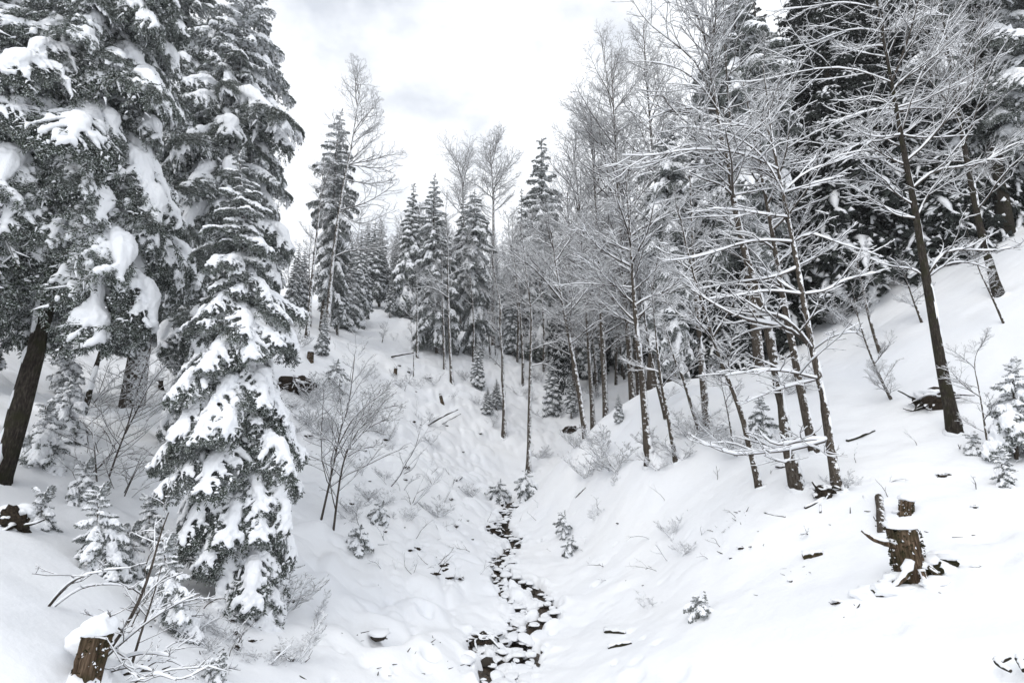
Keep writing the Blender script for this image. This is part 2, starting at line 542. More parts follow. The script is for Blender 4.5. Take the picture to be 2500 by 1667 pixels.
# ------------------------------------------------------------------ spruce boughs
def vox(geo, size, name):
    """fuse overlapping closed lumps into one smooth snow body."""
    me = geo.mesh(name + '_raw', [M_SNOW])
    o = bpy.data.objects.new('tmp', me)
    COL.objects.link(o)
    md = o.modifiers.new('r', 'REMESH')
    md.mode = 'VOXEL'
    md.voxel_size = size
    md.use_smooth_shade = True
    dg = bpy.context.evaluated_depsgraph_get()
    new = bpy.data.meshes.new_from_object(o.evaluated_get(dg))
    bpy.data.objects.remove(o)
    bpy.data.meshes.remove(me)
    nv = len(new.vertices)
    V = np.zeros(nv * 3)
    Nn = np.zeros(nv * 3)
    new.vertices.foreach_get('co', V)
    new.vertices.foreach_get('normal', Nn)
    V, Nn = V.reshape(-1, 3), Nn.reshape(-1, 3)
    fq = 0.55 / size
    d = vnoise(V[:, 0] * fq + V[:, 2] * fq * .7, V[:, 1] * fq - V[:, 2] * fq * .5, 41) * .6 + vnoise(V[:, 0] * fq * .35, V[:, 1] * fq * .35 + V[:, 2] * fq * .3, 42) * .6
    V = V + Nn * (d * size * 0.95)[:, None]
    nf = len(new.polygons)
    lt = np.zeros(nf, np.int32)
    new.polygons.foreach_get('loop_total', lt)
    li = np.zeros(len(new.loops), np.int32)
    new.loops.foreach_get('vertex_index', li)
    st_ = np.concatenate([[0], np.cumsum(lt)[:-1]])
    faces = [li[st_[lt == q][:, None] + np.arange(q)] for q in (3, 4) if (lt == q).any()]
    bpy.data.meshes.remove(new)
    VV = [V]
    if hasattr(geo, 'flecks') and geo.flecks.V:
        VV.append(np.concatenate(geo.flecks.V))
        for q in (3, 4):
            ff = [f for f in geo.flecks.F if f.shape[1] == q]
            if ff:
                faces.append(np.concatenate(ff) + nv)
    return mesh_np(name, np.concatenate(VV), faces, [M_SNOW])


def bough_parts(rng, L, spacing, droop, hang, nb=6, ds=0.03, sp=(0.07, 0.012), sides=5, snow=1.0, wide=0.34, lowres=False, sec=0.075, i_h=0):
    """one spruce bough along +X: returns Geo of wood+needles and Geo of snow lumps."""
    n = 12 if not lowres else 6
    t = np.linspace(0, 1, n)
    ax = np.stack([L * t * (1 - 0.08 * t), 0.05 * L * np.sin(t * 3 + rng.uniform(0, 6)) * t, L * (0.12 * t - droop * t ** 1.8 + 0.04 * np.sin(5 * t + rng.uniform(0, 6)) * t)], 1)
    ra = np.interp(t, [0, 1], [0.012 * L + 0.006, 0.004])
    K = max(4, int(L * 0.93 / spacing))
    tb = np.linspace(0.09, 0.985, K) + rng.uniform(-.3, .3, K) * spacing / L
    tb = np.clip(np.repeat(tb, 2) + rng.uniform(-.25, .25, 2 * K) * spacing / L, 0.03, 0.99)
    sg = np.tile([1.0, -1.0], K)
    o = np.stack([np.interp(tb, t, ax[:, i]) for i in range(3)], 1)
    Tn = nrm(np.gradient(ax, axis=0))
    tg = nrm(np.stack([np.interp(tb, t, Tn[:, i]) for i in range(3)], 1))
    lb = L * wide * (np.clip(tb, 0, 1) ** 0.45) * (1 - tb) ** 0.7 * rng.uniform(.75, 1.3, 2 * K) * 1.35 + 0.09
    an = np.radians(rng.normal(52, 7, 2 * K))
    sd = np.cross(tg, Z3)
    sd = nrm(sd)
    d0 = tg * np.cos(an)[:, None] - sd * (sg * np.sin(an))[:, None]
    s = np.linspace(0, 1, nb)
    BP = o[:, None, :] + d0[:, None, :] * (lb[:, None] * s)[:, :, None]
    hg = hang * rng.uniform(.6, 1.5, 2 * K)
    BP[..., 2] -= (lb * hg)[:, None] * s ** 2 * 0.9
    N = Geo()
    N.tubes(ax[None], ra[None], 4 if lowres else sides, 0)
    if not lowres:
        N.tubes(BP, np.interp(s, [0, 1], [0.007, 0.003])[None].repeat(2 * K, 0), 3, 0, caps=False)
    SB = None
    if not lowres:                                        # the herringbone of second-order twigs
        Rb = np.full(BP.shape[:2], 0.004)
        SB, _r = kids(BP, Rb, max(3, int(lb.mean() / sec)), .12, .97, 44, .46, rng, 3, .06, -.10 * hang, .93)
    # hanging side twigs
    nd_ = int(2 * K * (0.7 if not lowres else 0.8) * (0.5 + hang))
    ib = rng.integers(0, 2 * K, nd_)
    tt = rng.uniform(0.1, 0.95, nd_)
    org = np.stack([np.array([np.interp(tt[j], s, BP[ib[j], :, c]) for j in range(nd_)]) for c in range(3)], 1)
    dl = rng.uniform(0.08, 0.26, nd_) * (0.5 + hang) * min(1.0, L / 1.5)
    dv = nrm(np.stack([rng.normal(.25, .3, nd_), rng.normal(0, .3, nd_), -np.ones(nd_)], 1))
    s4 = np.linspace(0, 1, 4)
    DP = org[:, None, :] + dv[:, None, :] * (dl[:, None] * s4)[:, :, None]

    # needle sprigs
    def sprigs(P, step, ln, wd):
        B, m, _ = P.shape
        Ls = np.linalg.norm(np.diff(P, axis=1), axis=2).sum(1)
        k = max(2, int(np.ceil(Ls.mean() / step)))
        q = (np.arange(k) + 0.5) / k
        qi = q * (m - 1)
        i0 = np.minimum(qi.astype(int), m - 2)
        f = (qi - i0)[None, :, None]
        C = P[:, i0] * (1 - f) + P[:, i0 + 1] * f
        T = nrm(P[:, i0 + 1] - P[:, i0])
        outV = []
        for side in range(4 if lowres else 3):
            rv = rng.normal(0, 1, C.shape)
            if side < 2:
                hs = np.cross(T, Z3)
                rv = nrm(hs) * (1 if side else -1) + rv * 0.3 - np.array([0, 0, .15])
            else:
                rv = rv * 0.6 + np.array([0, 0, -0.9])
            pr = nrm(rv - T * (rv * T).sum(-1, keepdims=True))
            dr = nrm(T * 0.75 + pr * 0.8)
            wv = nrm(np.cross(dr, rng.normal(0, 1, C.shape)))
            le = ln * rng.uniform(.6, 1.25, C.shape[:2])[..., None]
            we = wd * rng.uniform(.7, 1.3, C.shape[:2])[..., None]
            mid = C + dr * le * 0.45
            outV.append(np.stack([C, mid + wv * we, C + dr * le, mid - wv * we], 2).reshape(-1, 3))
        V = np.concatenate(outV)
        N.add(V, np.arange(len(V)).reshape(-1, 4), 1)
    sprigs(BP, ds, *sp)
    if SB is not None:
        sprigs(SB, ds, *sp)
    sprigs(DP, ds, *sp)
    sprigs(ax[None, n // 3:], ds, *sp)
    # snow: a broken blanket on the axis, short lobes on the side twigs, small clumps and flecks
    S, FL = Geo(), Geo()
    if snow > 0:
        lum = 1 + 0.5 * np.sin(t * rng.uniform(7, 13) + rng.uniform(0, 6)) * rng.uniform(.5, 1) + .2 * rng.standard_normal(n)
        env = np.interp(t, [0, .12, .3, .8, 1], [.2, .5, 1, .8, .25])
        w = np.maximum((0.070 if i_h == 0 else .105) * L ** 0.6 * env * lum * (0.6 + .4 * snow), .008)
        h = np.maximum((0.055 if i_h == 0 else .08) * L ** 0.5 * env * lum * snow, .005)
        S.tubes(ax[None], w[None], 4 if lowres else 8, 0, wz=h[None], off=np.array([0, 0, 1.0]) * (h * 0.75)[None, :, None])
        kp = rng.random(2 * K) < (0.9 if snow >= 1 else 0.6)
        Bs = BP[kp]
        m = len(Bs)
        if lowres:
            Bs = Bs[:, [0, nb // 2, nb - 1]]
            cov = np.ones(m)
        else:
            cov = rng.uniform(.5, 1.0, m)
            q = cov[:, None] * s[None] * (nb - 1)
            i0 = np.minimum(q.astype(int), nb - 2)
            f = (q - i0)[..., None]
            ar = np.arange(m)[:, None]
            Bs = Bs[ar, i0] * (1 - f) + Bs[ar, i0 + 1] * f
        sb = np.linspace(0, 1, Bs.shape[1])
        lb_ = lb[kp]
        wb = np.interp(sb, [0, .3, .75, 1], [1.15, .95, .75, .3])[None] * (1 if i_h == 0 else 1.3) * (0.026 + 0.035 * np.minimum(lb_, 0.7))[:, None] * rng.uniform(.55, 1.45, (m, 1)) * (1 + .35 * rng.standard_normal((m, len(sb)))) * (0.7 + .3 * snow)
        if lowres:
            wb = wb * 1.5
        wb = np.maximum(wb, 0.007)
        hb = wb * 0.8 * snow
        S.tubes(Bs, wb, 4 if lowres else 6, 0, wz=hb, off=np.array([0, 0, 1.0]) * (hb * 0.6)[:, :, None])
        if not lowres:
            nc = int(16 + L * 26)
            jb = rng.integers(0, 2 * K, nc)
            tq = rng.uniform(.05, .8, nc)
            cp = np.stack([np.array([np.interp(tq[j], s, BP[jb[j], :, c]) for j in range(nc)]) for c in range(3)], 1)
            dx = nrm(BP[jb, -1] - BP[jb, 0] + rng.normal(0, .08, (nc, 3)))
            ll = rng.uniform(.025, .075, nc) * L ** .5
            s5 = np.linspace(-1, 1, 5)
            CPt = cp[:, None] + dx[:, None] * (ll[:, None] * s5)[:, :, None]
            rr = np.sqrt(np.clip(1 - s5 ** 2, 0.03, 1))[None] * (rng.uniform(.022, .05, nc) * L ** .4 * snow)[:, None]
            S.tubes(CPt, rr, 7, 0, wz=rr * .8, off=np.array([0, 0, 1.0]) * (rr * .6)[:, :, None])
        # flecks caught on the needles
        def flecks(P, per, r_):
            B, m_, _ = P.shape
            q = rng.uniform(0.1, 1, (B, per)) * (m_ - 1)
            i0 = np.minimum(q.astype(int), m_ - 2)
            f = (q - i0)[..., None]
            ar = np.arange(B)[:, None]
            C = (P[ar, i0] * (1 - f) + P[ar, i0 + 1] * f).reshape(-1, 3)
            C = C + rng.normal(0, 1, C.shape) * r_ * np.array([1.1, 1.1, .7]) + np.array([0, 0, r_ * .3])
            e = rng.uniform(.4, 1.25, (len(C), 1, 1)) * r_
            T4 = np.array([[1, 0, -.35], [-.5, .87, -.35], [-.5, -.87, -.35], [0, 0, .62]]) if lowres else np.array([[1.0, 0, .1], [0, .75, 0], [-1.0, 0, -.1], [0, -.75, 0], [0, 0, .75], [0, 0, -.85]])
            an_ = rng.uniform(0, 6.28, len(C))
            ca, sa = np.cos(an_)[:, None], np.sin(an_)[:, None]
            X = np.stack([T4[None, :, 0] * ca - T4[None, :, 1] * sa, T4[None, :, 0] * sa + T4[None, :, 1] * ca, T4[None, :, 2] + 0 * ca], -1)
            V = C[:, None] + X * e
            Fq = np.array([[0, 1, 3], [1, 2, 3], [2, 0, 3], [0, 2, 1]]) if lowres else np.array([[0, 1, 4], [1, 2, 4], [2, 3, 4], [3, 0, 4], [1, 0, 5], [2, 1, 5], [3, 2, 5], [0, 3, 5]])
            nv = V.shape[1]
            FL.add(V, (np.arange(len(C))[:, None, None] * nv + Fq[None]).reshape(-1, 3))
        if lowres:
            flecks(BP, 2, .045)
            flecks(DP, 1, .04)
        else:
            fr = .032 * min(1.0, (L / 1.5)) ** .6
            # snow lying along the second-order twigs
            kq = rng.random(len(SB)) < (.55 if L > 2 else .8)
            Q = SB[kq]
            Q = Q[:, :1] + (Q - Q[:, :1]) * rng.uniform(.35, .95, (len(Q), 1, 1))
            ws = np.array([1.0, .8, .3])[None] * np.exp(.25 * rng.standard_normal((len(Q), 3))) * (rng.uniform(.009, .022, (len(Q), 1)) * min(1.15, max(.7, (L / 1.5) ** .4)))
            FL.tubes(Q, ws, 5, 0, wz=ws * .75, off=np.array([0, 0, 1.0]) * (ws * .65)[:, :, None], caps=False)
            flecks(DP, 2, fr * .6)
            flecks(SB, 1, fr * .5)
    if lowres:
        if FL.V:
            S.add(np.concatenate(FL.V), np.concatenate(FL.F))
            pass
    else:
        S.flecks = FL
    return N, S


def kids(P, R, m, t0, t1, ang, Lf, rng, n, curv, up, planar=0.5, rk=0.6):
    """m children on each polyline of the batch P (B,k,3)."""
    B, k, _ = P.shape
    if B == 0 or m <= 0:
        return np.zeros((0, n, 3)), np.zeros((0, n))
    t = t0 + (t1 - t0) * ((np.arange(m)[None] + rng.uniform(0, 1, (B, m))) / m)
    q = t * (k - 1)
    i0 = np.minimum(q.astype(int), k - 2)
    f = (q - i0)[..., None]
    bi = np.arange(B)[:, None]
    pos = P[bi, i0] * (1 - f) + P[bi, i0 + 1] * f
    rad = R[bi, i0] * (1 - f[..., 0]) + R[bi, i0 + 1] * f[..., 0]
    T = nrm(P[bi, i0 + 1] - P[bi, i0])
    plen = np.linalg.norm(np.diff(P, axis=1), axis=2).sum(1)
    hz = np.cross(T, Z3)
    hl = np.linalg.norm(hz, axis=-1, keepdims=True)
    rnd = nrm(rng.normal(0, 1, T.shape))
    rnd = nrm(rnd - T * (rnd * T).sum(-1, keepdims=True))
    sgn = np.where((np.arange(m)[None] + rng.integers(0, 2, (B, 1))) % 2, 1.0, -1.0)[..., None]
    per = nrm(nrm(hz) * sgn * planar + rnd * (1 - planar) + 0.15 * Z3)
    per = np.where(hl > 0.35, per, rnd)
    a = np.radians(rng.normal(ang, 9, (B, m)))[..., None]
    d = nrm(T * np.cos(a) + per * np.sin(a)).reshape(-1, 3)
    L = (plen[:, None] * Lf * (1 - 0.65 * t) * rng.uniform(.6, 1.35, (B, m))).reshape(-1)
    r0 = np.minimum(rad * rk, 0.6 * rad + 0.001).reshape(-1)
    pos = pos.reshape(-1, 3)
    Q = [pos]
    for i in range(n - 1):
        d = nrm(d + rng.normal(0, curv, d.shape) + up * Z3)
        Q.append(Q[-1] + d * (L / (n - 1))[:, None])
    Q = np.stack(Q, 1)
    r = np.maximum(r0, 0.0022)[:, None] * np.linspace(1, 0.4, n)[None]
    return Q, r



BOUGHS = {}


def make_boughs(key, count, L, seed, voxel, snow_mesh=True, **kw):
    out = []
    for i in range(count):
        rng = np.random.default_rng(seed + i)
        N, S = bough_parts(rng, L, i_h=int(i >= count - 2), **kw)
        bm_ = N.mesh('bough', [M_TWIG, M_NEEDLE])
        sm_ = vox(S, voxel, 'snow_load')
        out.append((L, bm_, sm_))
    BOUGHS[key] = out


make_boughs('long', 6, 2.8, 100, 0.026, spacing=0.15, droop=0.34, hang=0.8, ds=0.04, sp=(0.085, 0.012), sec=.085)
make_boughs('mid', 6, 1.5, 200, 0.018, spacing=0.11, droop=0.30, hang=0.7, ds=0.034, sp=(0.068, 0.010), sec=.075)
make_boughs('short', 5, 0.75, 300, 0.012, spacing=0.075, droop=0.22, hang=0.5, ds=0.026, sp=(0.05, 0.008), sec=.055)


def trunk_mesh(P, R, mat_, k=10, rng=None, rough=0.05):
    G = Geo()
    G.tubes(P[None], R[None], k, 0, rough=rough, rng=rng)
    return G.mesh('trunk', [mat_])


def trunk_snow(P, R, rng, side, amount):
    """snow plastered against one side of the trunk, broken into patches."""
    n = len(P) * 5
    s = np.linspace(0, 1, len(P))
    q = np.linspace(0, 1, n)
    P2 = np.stack([np.interp(q, s, P[:, c]) for c in range(3)], 1)
    R2 = np.interp(q, s, R)
    G = Geo()
    sd = nrm(np.array(side, float))
    ph = rng.uniform(0, 90)
    Ltot = np.linalg.norm(P[-1] - P[0])
    for j in range(3):
        a = vnoise(q * Ltot * 2.6 + ph, q * 0 + j * 7.7, 31) * .7 + vnoise(q * Ltot * 7 + ph, q * 0 + j * 3.1, 32) * .5
        rr = R2 * np.clip(0.42 + (a - 0.25 + amount) * 0.55, 0.18, 0.62)
        sj = nrm(sd + np.array([0, -.55, 0]) * (j - 1) + np.array([0, 0, .1]))
        G.tubes(P2[None], rr[None], 6, 0, off=(sj[None] * (R2 * 0.56)[:, None])[None], rough=.12, rng=rng)
    return G.mesh('snow', [M_SNOW])


def spruce(label, base_px, top_px, Lmax, nb, start=0.12, seed=0, group=None, pitch=(25, -12, -30), prof='cone', Y=None, depth_add=0.0, rad=None, bark=None, name='spruce_tree', cat='spruce tree', crop=True, sides=None, path=None, tsnow=None, heap=1.0, tap=2.6, rag=(.72, 1.15), pw=.75, hv=.33):
    """snow-laden spruce with every bough a part of its own (bough > snow_load)."""
    rng = np.random.default_rng(seed)
    if Y is None:
        b = hit(*base_px)
    else:
        b = unproj(base_px[0], base_px[1], Y)
        b[2] = float(ground(np.array([b[0]]), np.array([b[1]]))[0])
    b[1] += depth_add
    top = unproj(top_px[0], top_px[1], b[1])
    H = np.linalg.norm(top - b)
    root = thing(name, label, cat, b, group)
    n = 14
    s = np.linspace(0, 1, n)
    v = top - b
    P = v[None] * s[:, None] + np.stack([0.012 * H * np.sin(s * 5 + seed), np.zeros(n), np.zeros(n)], 1) * np.sin(s * np.pi)[:, None]
    if path:
        P = resample(np.array([b] + [unproj(*q, b[1]) for q in path] + [top]) - b, n)
    P[0, 2] -= 0.35
    r0 = rad or 0.014 * H + 0.02
    R = r0 * (1 - s) ** 0.8 + 0.012
    R[0] *= 1.12
    obj('trunk', trunk_mesh(P, R, bark or M_BARK, 10, rng), root)
    if tsnow:
        obj('snow', trunk_snow(P[:7], R[:7], rng, tsnow, .25), root)
    ga = 2.39996
    for i in range(nb):
        f = start + (1 - start) * (i + rng.uniform(0, 1)) / nb
        f = min(f, 0.985)
        w = 1 - f
        if prof == 'cone':
            L = Lmax * (w / (1 - start)) ** pw
        elif prof == 'col':
            L = Lmax * min(1.0, (w / (1 - start)) * tap) ** 0.8 * np.interp(f, [start, start + .12, 1], [.75, 1, 1])
        L = max(L * rng.uniform(*rag), 0.16)
        az = i * ga + rng.normal(0, .35)
        pos = np.array([np.interp(f, s, P[:, c]) for c in range(3)])
        if sides is not None and not sides(az):
            continue
        tip = b + pos + np.array([math.cos(az), math.sin(az), -0.3]) * L
        qx, qy = proj(b + pos)
        tx, ty = proj(tip)
        if crop and ((max(qy, ty) < -220) or (max(qx, tx) < -200)):
            continue
        pt = math.radians(np.interp(f, [start, (1 + start) / 2, 1], [pitch[2], pitch[1], pitch[0]]) + rng.normal(0, 7))
        key = 'long' if L > 1.9 else 'mid' if L > 0.95 else 'short'
        nb_k = len(BOUGHS[key])
        LL, bme, sme = BOUGHS[key][rng.integers(nb_k - 2, nb_k) if rng.random() < hv else rng.integers(nb_k - 2)]
        k = L / LL
        o = obj('bough', bme, root, pos, (rng.normal(0, .18), -pt, az), (k, k * rng.uniform(.85, 1.2) * (1 if rng.random() < .5 else -1), k * rng.uniform(.9, 1.2)))
        hp = heap * rng.uniform(.8, 1.25)
        obj('snow_load', sme, o, (0, 0, 0), (0, 0, 0), (1, 1 + .25 * (heap - 1), hp))
    if top_px[1] > -50:                                   # leader shoot
        LL, bme, sme = BOUGHS['short'][0]
        o = obj('bough', bme, root, P[-1] - v / H * 0.25, (0, -math.radians(82), 0), (0.45,) * 3)
        obj('snow_load', sme, o)
    return root


# joined spruces for the far wood: trunk, foliage, snow share their meshes between copies
def far_spruce(seed, H, Lmax, nb, snow, start, mat_n, pitch=(25, -15, -32)):
    rng = np.random.default_rng(seed)
    lib = [bough_parts(np.random.default_rng(seed * 50 + j), 1.0, spacing=0.15, droop=0.32, hang=0.6, nb=4, ds=0.11, sp=(0.17, 0.028), snow=snow, lowres=True) for j in range(5)]
    lib = [[(np.concatenate(g.V), g.F, g.M) if g.V else None for g in q] for q in lib]
    GN, GS = Geo(), Geo()
    for i in range(nb):
        f = start + (1 - start) * ((i + rng.uniform(0, 1)) / nb)
        f = min(f, .99)
        L = max(Lmax * ((1 - f) / (1 - start)) ** 0.8 * rng.uniform(.7, 1.15), 0.25)
        az = i * 2.39996 + rng.normal(0, .3)
        pt = math.radians(np.interp(f, [start, (1 + start) / 2, 1], [pitch[2], pitch[1], pitch[0]]) + rng.normal(0, 7))
        c, s_ = math.cos(pt), math.sin(pt)
        Ry = np.array([[c, 0, -s_], [0, 1, 0], [s_, 0, c]])
        Rz = np.array([[math.cos(az), -math.sin(az), 0], [math.sin(az), math.cos(az), 0], [0, 0, 1]])
        Mx = (Rz @ Ry) * L
        q = lib[rng.integers(5)]
        for g, Gx in ((q[0], GN), (q[1], GS)):
            if g is None:
                continue
            V, F, Ms = g
            base = Gx.n
            Gx.V.append(V @ Mx.T + np.array([0, 0, f * H]))
            Gx.n += len(V)
            for f_, m_ in zip(F, Ms):
                Gx.F.append(f_ + base)
                Gx.M.append(m_)
    s = np.linspace(0, 1, 8)
    T = trunk_mesh(np.stack([0 * s, 0 * s, s * H - .4 * (s == 0)], 1), (0.013 * H) * (1 - s) + .015, M_BARK, 7, rng)
    return dict(H=H, trunk=T, foliage=GN.mesh('foliage', [M_TWIG, mat_n]), snow=GS.mesh('snow', [M_SNOW]))


FAR_S = [far_spruce(400 + i, 14, 2.3, 120, 1.6, 0.10, M_NEEDLE) for i in range(2)]
FAR_S += [far_spruce(420 + i, 14, 1.9, 110, 1.3, 0.2, M_NEEDLE) for i in range(2)]
FAR_D = [far_spruce(440 + i, 16, 2.7, 140, 0.40, 0.06, M_NEEDLE_D) for i in range(2)]


def put_parts(root, D, keys, rz, k):
    for q in keys:
        if D.get(q) is not None:
            obj(q, D[q], root, (0, 0, 0), (0, 0, rz), k)


def place_far_spruce(label, pos, H, D, rng, group=None, fat=1.0, name='spruce_tree', cat='spruce tree', lean=(0, 0)):
    r = thing(name, label, cat, pos, group)
    k = H / D['H']
    r.rotation_euler = (lean[1], lean[0], 0)
    put_parts(r, D, ('trunk', 'foliage', 'snow'), rng.uniform(0, 6.28), (k * fat, k * fat, k))
    return r
# ------------------------------------------------------------------ bare broadleaf trees with snow along every branch
def snow_on(G, P, R, w_add, h, rng, k=4):
    """a ridge of snow lying on the upper side of each branch."""
    T = nrm(np.gradient(P, axis=1))
    hf = np.sqrt(np.clip(1 - T[..., 2] ** 2, 0, 1))
    B, n = R.shape
    lum = 1 + 0.22 * rng.standard_normal((B, n))
    end = np.ones(n)
    end[-1] = 0.45
    q = np.clip((hf - 0.22) / 0.45, 0, 1) * end[None]
    w = (R * 0.9 + w_add) * (0.3 + 0.7 * q) * np.clip(lum, .6, 1.5)
    hh = (h + R * 0.55) * q * np.clip(lum, .5, 1.6)
    off = Z3 * (R * 0.55 * q + hh * 0.55)[..., None]
    w = np.where(q < 0.05, R * 0.5, w)
    G.tubes(P, w, k, 0, wz=np.maximum(hh * 0.62 + R * .25, R * 0.3), off=off, caps=False, phase=math.pi / 4 if k == 4 else math.pi / 2)


def spray(W, S, P, R, rng, mA, mB, mC, fine=1.0, up=0.05, hang=0.0, snow=1.0):
    """secondary branches and twigs on the limbs P; wood into W, snow into S."""
    W.tubes(P, R, 6, 0)
    snow_on(S, P, R, 0.008, 0.036 * snow, rng, 5)
    A, RA = kids(P, R, mA, 0.14, 0.98, 48, 0.55, rng, 5, 0.18, up, 0.75)
    RA = np.maximum(RA, 0.0045 * fine)
    W.tubes(A, RA, 3, 0, caps=False)
    snow_on(S, A, RA, 0.007 * fine, 0.026 * snow, rng, 3)
    Bq, RB = kids(A, RA, mB, 0.12, 0.98, 47, 0.50, rng, 3, 0.22, up * .6 - hang, 0.7)
    RB = np.maximum(RB, 0.0035 * fine)
    W.tubes(Bq, RB, 3, 0, caps=False)
    snow_on(S, Bq, RB, 0.006 * fine, 0.018 * snow, rng, 3)
    Cq, RC = kids(Bq, RB, mC, 0.15, 1.0, 46, 0.55, rng, 2, 0.2, up * .4 - hang, 0.6)
    RC = np.maximum(RC, 0.0028 * fine)
    W.tubes(Cq, RC, 3, 0, caps=False)
    snow_on(S, Cq, RC, 0.005 * fine, 0.013 * snow, rng, 3)


def px_line(pts_, Y, dy=0.0):
    m = len(pts_)
    return np.array([unproj(a, b, Y + dy * i / max(m - 1, 1)) for i, (a, b) in enumerate(pts_)])


# shared limbs, already carrying their snow: (elevation class, fine class) -> list of (length, wood, snow)
LIMBS = {}


def limb_lib(key, count, L, el, dens, fine, seed, r0=.03, name='limb', curv=.11, snow=1.0, bend=.05):
    out = []
    for i in range(count):
        rng = np.random.default_rng(seed + i)
        d = np.array([math.cos(math.radians(el)), 0, math.sin(math.radians(el))])
        Q = [np.zeros(3)]
        for _ in range(9):
            d = nrm(d + rng.normal(0, curv, 3) + np.array([0, 0, bend]))
            Q.append(Q[-1] + d * L / 9)
        W, S = Geo(), Geo()
        spray(W, S, np.array(Q)[None], (r0 * np.linspace(1, .22, 10))[None], rng, *dens, fine, .05, snow=snow)
        out.append((L, W.mesh(name, [M_TWIG]), S.mesh('snow', [M_SNOW])))
    LIMBS[key] = out


for _k, _e in enumerate((18, 42, 66)):
    limb_lib(('n', _k), 5, 2.4, _e, (11, 5, 3), 1.0, 700 + 20 * _k)
    limb_lib(('f', _k), 5, 4.2, _e, (13, 5, 3), 1.3, 800 + 20 * _k, r0=.042, snow=.7)
for _k, _e in enumerate((30, 62)):
    limb_lib(('s', _k), 6, 1.2, _e, (7, 4, 3), .9, 900 + 20 * _k, r0=.009, name='stem', curv=.1, snow=.8, bend=.03)


def put_limb(root, o, az, el, ln, fam, rng, name):
    """a limb of the shared set, turned to its place."""
    ed = math.degrees(el)
    cls = (18, 42, 66) if fam != 's' else (30, 62)
    k = int(np.argmin([abs(ed - c) for c in cls]))
    L, w, sm = LIMBS[(fam, k)][rng.integers(len(LIMBS[(fam, k)]))]
    q = ln / L
    lo = obj(name, w, root, o, (0, -math.radians(np.clip(ed - cls[k], -14, 14)), az), (q, q * (1 if rng.random() < .5 else -1), q))
    obj('snow', sm, lo)


def bare_tree(label, trunk_px, wpx, limbs=(), auto=0, aL=2.5, seed=0, bark=None, group=None, name='bare_tree', cat='bare tree', side=(0.8, -.5, 0), plaster=0.1, dens=(11, 5, 3), t0=0.35, Y=None, wander=0.5, up=0.05, fine=1.0, tip=0.12, aang=(62, 30), depth_add=0, snow=1.0, cropx=True, azr=None, limb_name='limb'):
    """trunk along a pixel path at the depth of its foot; each limb an object with its twigs and its snow."""
    rng = np.random.default_rng(seed)
    b = hit(*trunk_px[0])
    if Y is not None:
        b = unproj(*trunk_px[0], Y)
        b[2] = float(ground(np.array([b[0]]), np.array([b[1]]))[0])
    b[1] += depth_add
    root = thing(name, label, cat, b, group)
    P = px_line(trunk_px, b[1], rng.normal(0, wander))
    P[0] = b - np.array([0, 0, 0.3])
    P = resample(P, 18) - b
    s = np.linspace(0, 1, 18)
    r0 = 0.86 * wpx * b[1] / FPX / 2
    R = r0 * (1 - (1 - tip) * s ** 0.85)
    R[0] *= 1.5
    R[1] *= 1.12
    obj('trunk', trunk_mesh(P, R, bark or M_BARK, 10, rng, 0.04), root)
    if wpx >= 12:                                        # snow banked round the foot
        aa = np.linspace(0, 2 * np.pi, 13)
        rq = R[1] * 1.15 + .02
        cp_ = np.stack([np.cos(aa) * rq, np.sin(aa) * rq, np.zeros(13)], 1)
        cp_[:, 2] = ground(b[0] + cp_[:, 0], b[1] + cp_[:, 1]) - b[2] - .01
        Gc = Geo()
        rc = rq * rng.uniform(.18, .6, 13)
        rc[-1] = rc[0]
        Gc.tubes(cp_[None], rc[None], 8, 0, rough=.1, rng=rng)
        obj('snow_collar', Gc.mesh('snow_collar', [M_SNOW]), root)
    if plaster is not None:
        obj('snow', trunk_snow(P, R, rng, side, plaster), root)
    L3 = []
    for lp in limbs:
        pp, rs = lp[0], lp[1]
        dy = lp[2] if len(lp) > 2 else rng.uniform(-1.2, 1.2)
        Q = px_line(pp, b[1], dy) - b
        i = int(np.argmin(np.linalg.norm(P - Q[0], axis=1)))
        Q[0] = P[i]
        L3.append((resample(Q, 10), max(R[i] * rs, 0.012)))
    for i in range(auto):
        f = t0 + (0.99 - t0) * (i + rng.uniform(0, 1)) / auto
        o = np.array([np.interp(f, s, P[:, c]) for c in range(3)])
        qx, qy = proj(b + o)
        az = rng.uniform(0, 6.28) if azr is None else rng.uniform(*azr)
        el = math.radians(90 - np.interp(f, [t0, 1], aang) + rng.normal(0, 9))
        ln = aL * np.interp(f, [t0, t0 + .3, 1], [.8, 1, .45]) * rng.uniform(.6, 1.2)
        d = np.array([math.cos(az) * math.cos(el), math.sin(az) * math.cos(el), math.sin(el)])
        tx, ty = proj(b + o + d * ln)
        if cropx and (max(qy, ty) < -80 or min(qx, tx) > 2590 or max(qx, tx) < -90):
            continue
        put_limb(root, o, az, el, ln, 'f' if fine > 1.25 else 'n', rng, limb_name)
    for Q, lr in L3:
        lr = min(lr * .8, 0.042)
        rr = lr * np.linspace(1, 0.22, 10)
        ln = np.linalg.norm(np.diff(Q, axis=0), axis=1).sum()
        W, S = Geo(), Geo()
        k = np.clip(ln / 2.6, 0.35, 1.5)
        spray(W, S, Q[None], rr[None], rng, max(3, int(dens[0] * k)), dens[1], dens[2], fine, up, snow=snow)
        lo = obj(limb_name, W.mesh('limb', [M_TWIG]), root)
        obj('snow', S.mesh('snow', [M_SNOW]), lo)
    return root


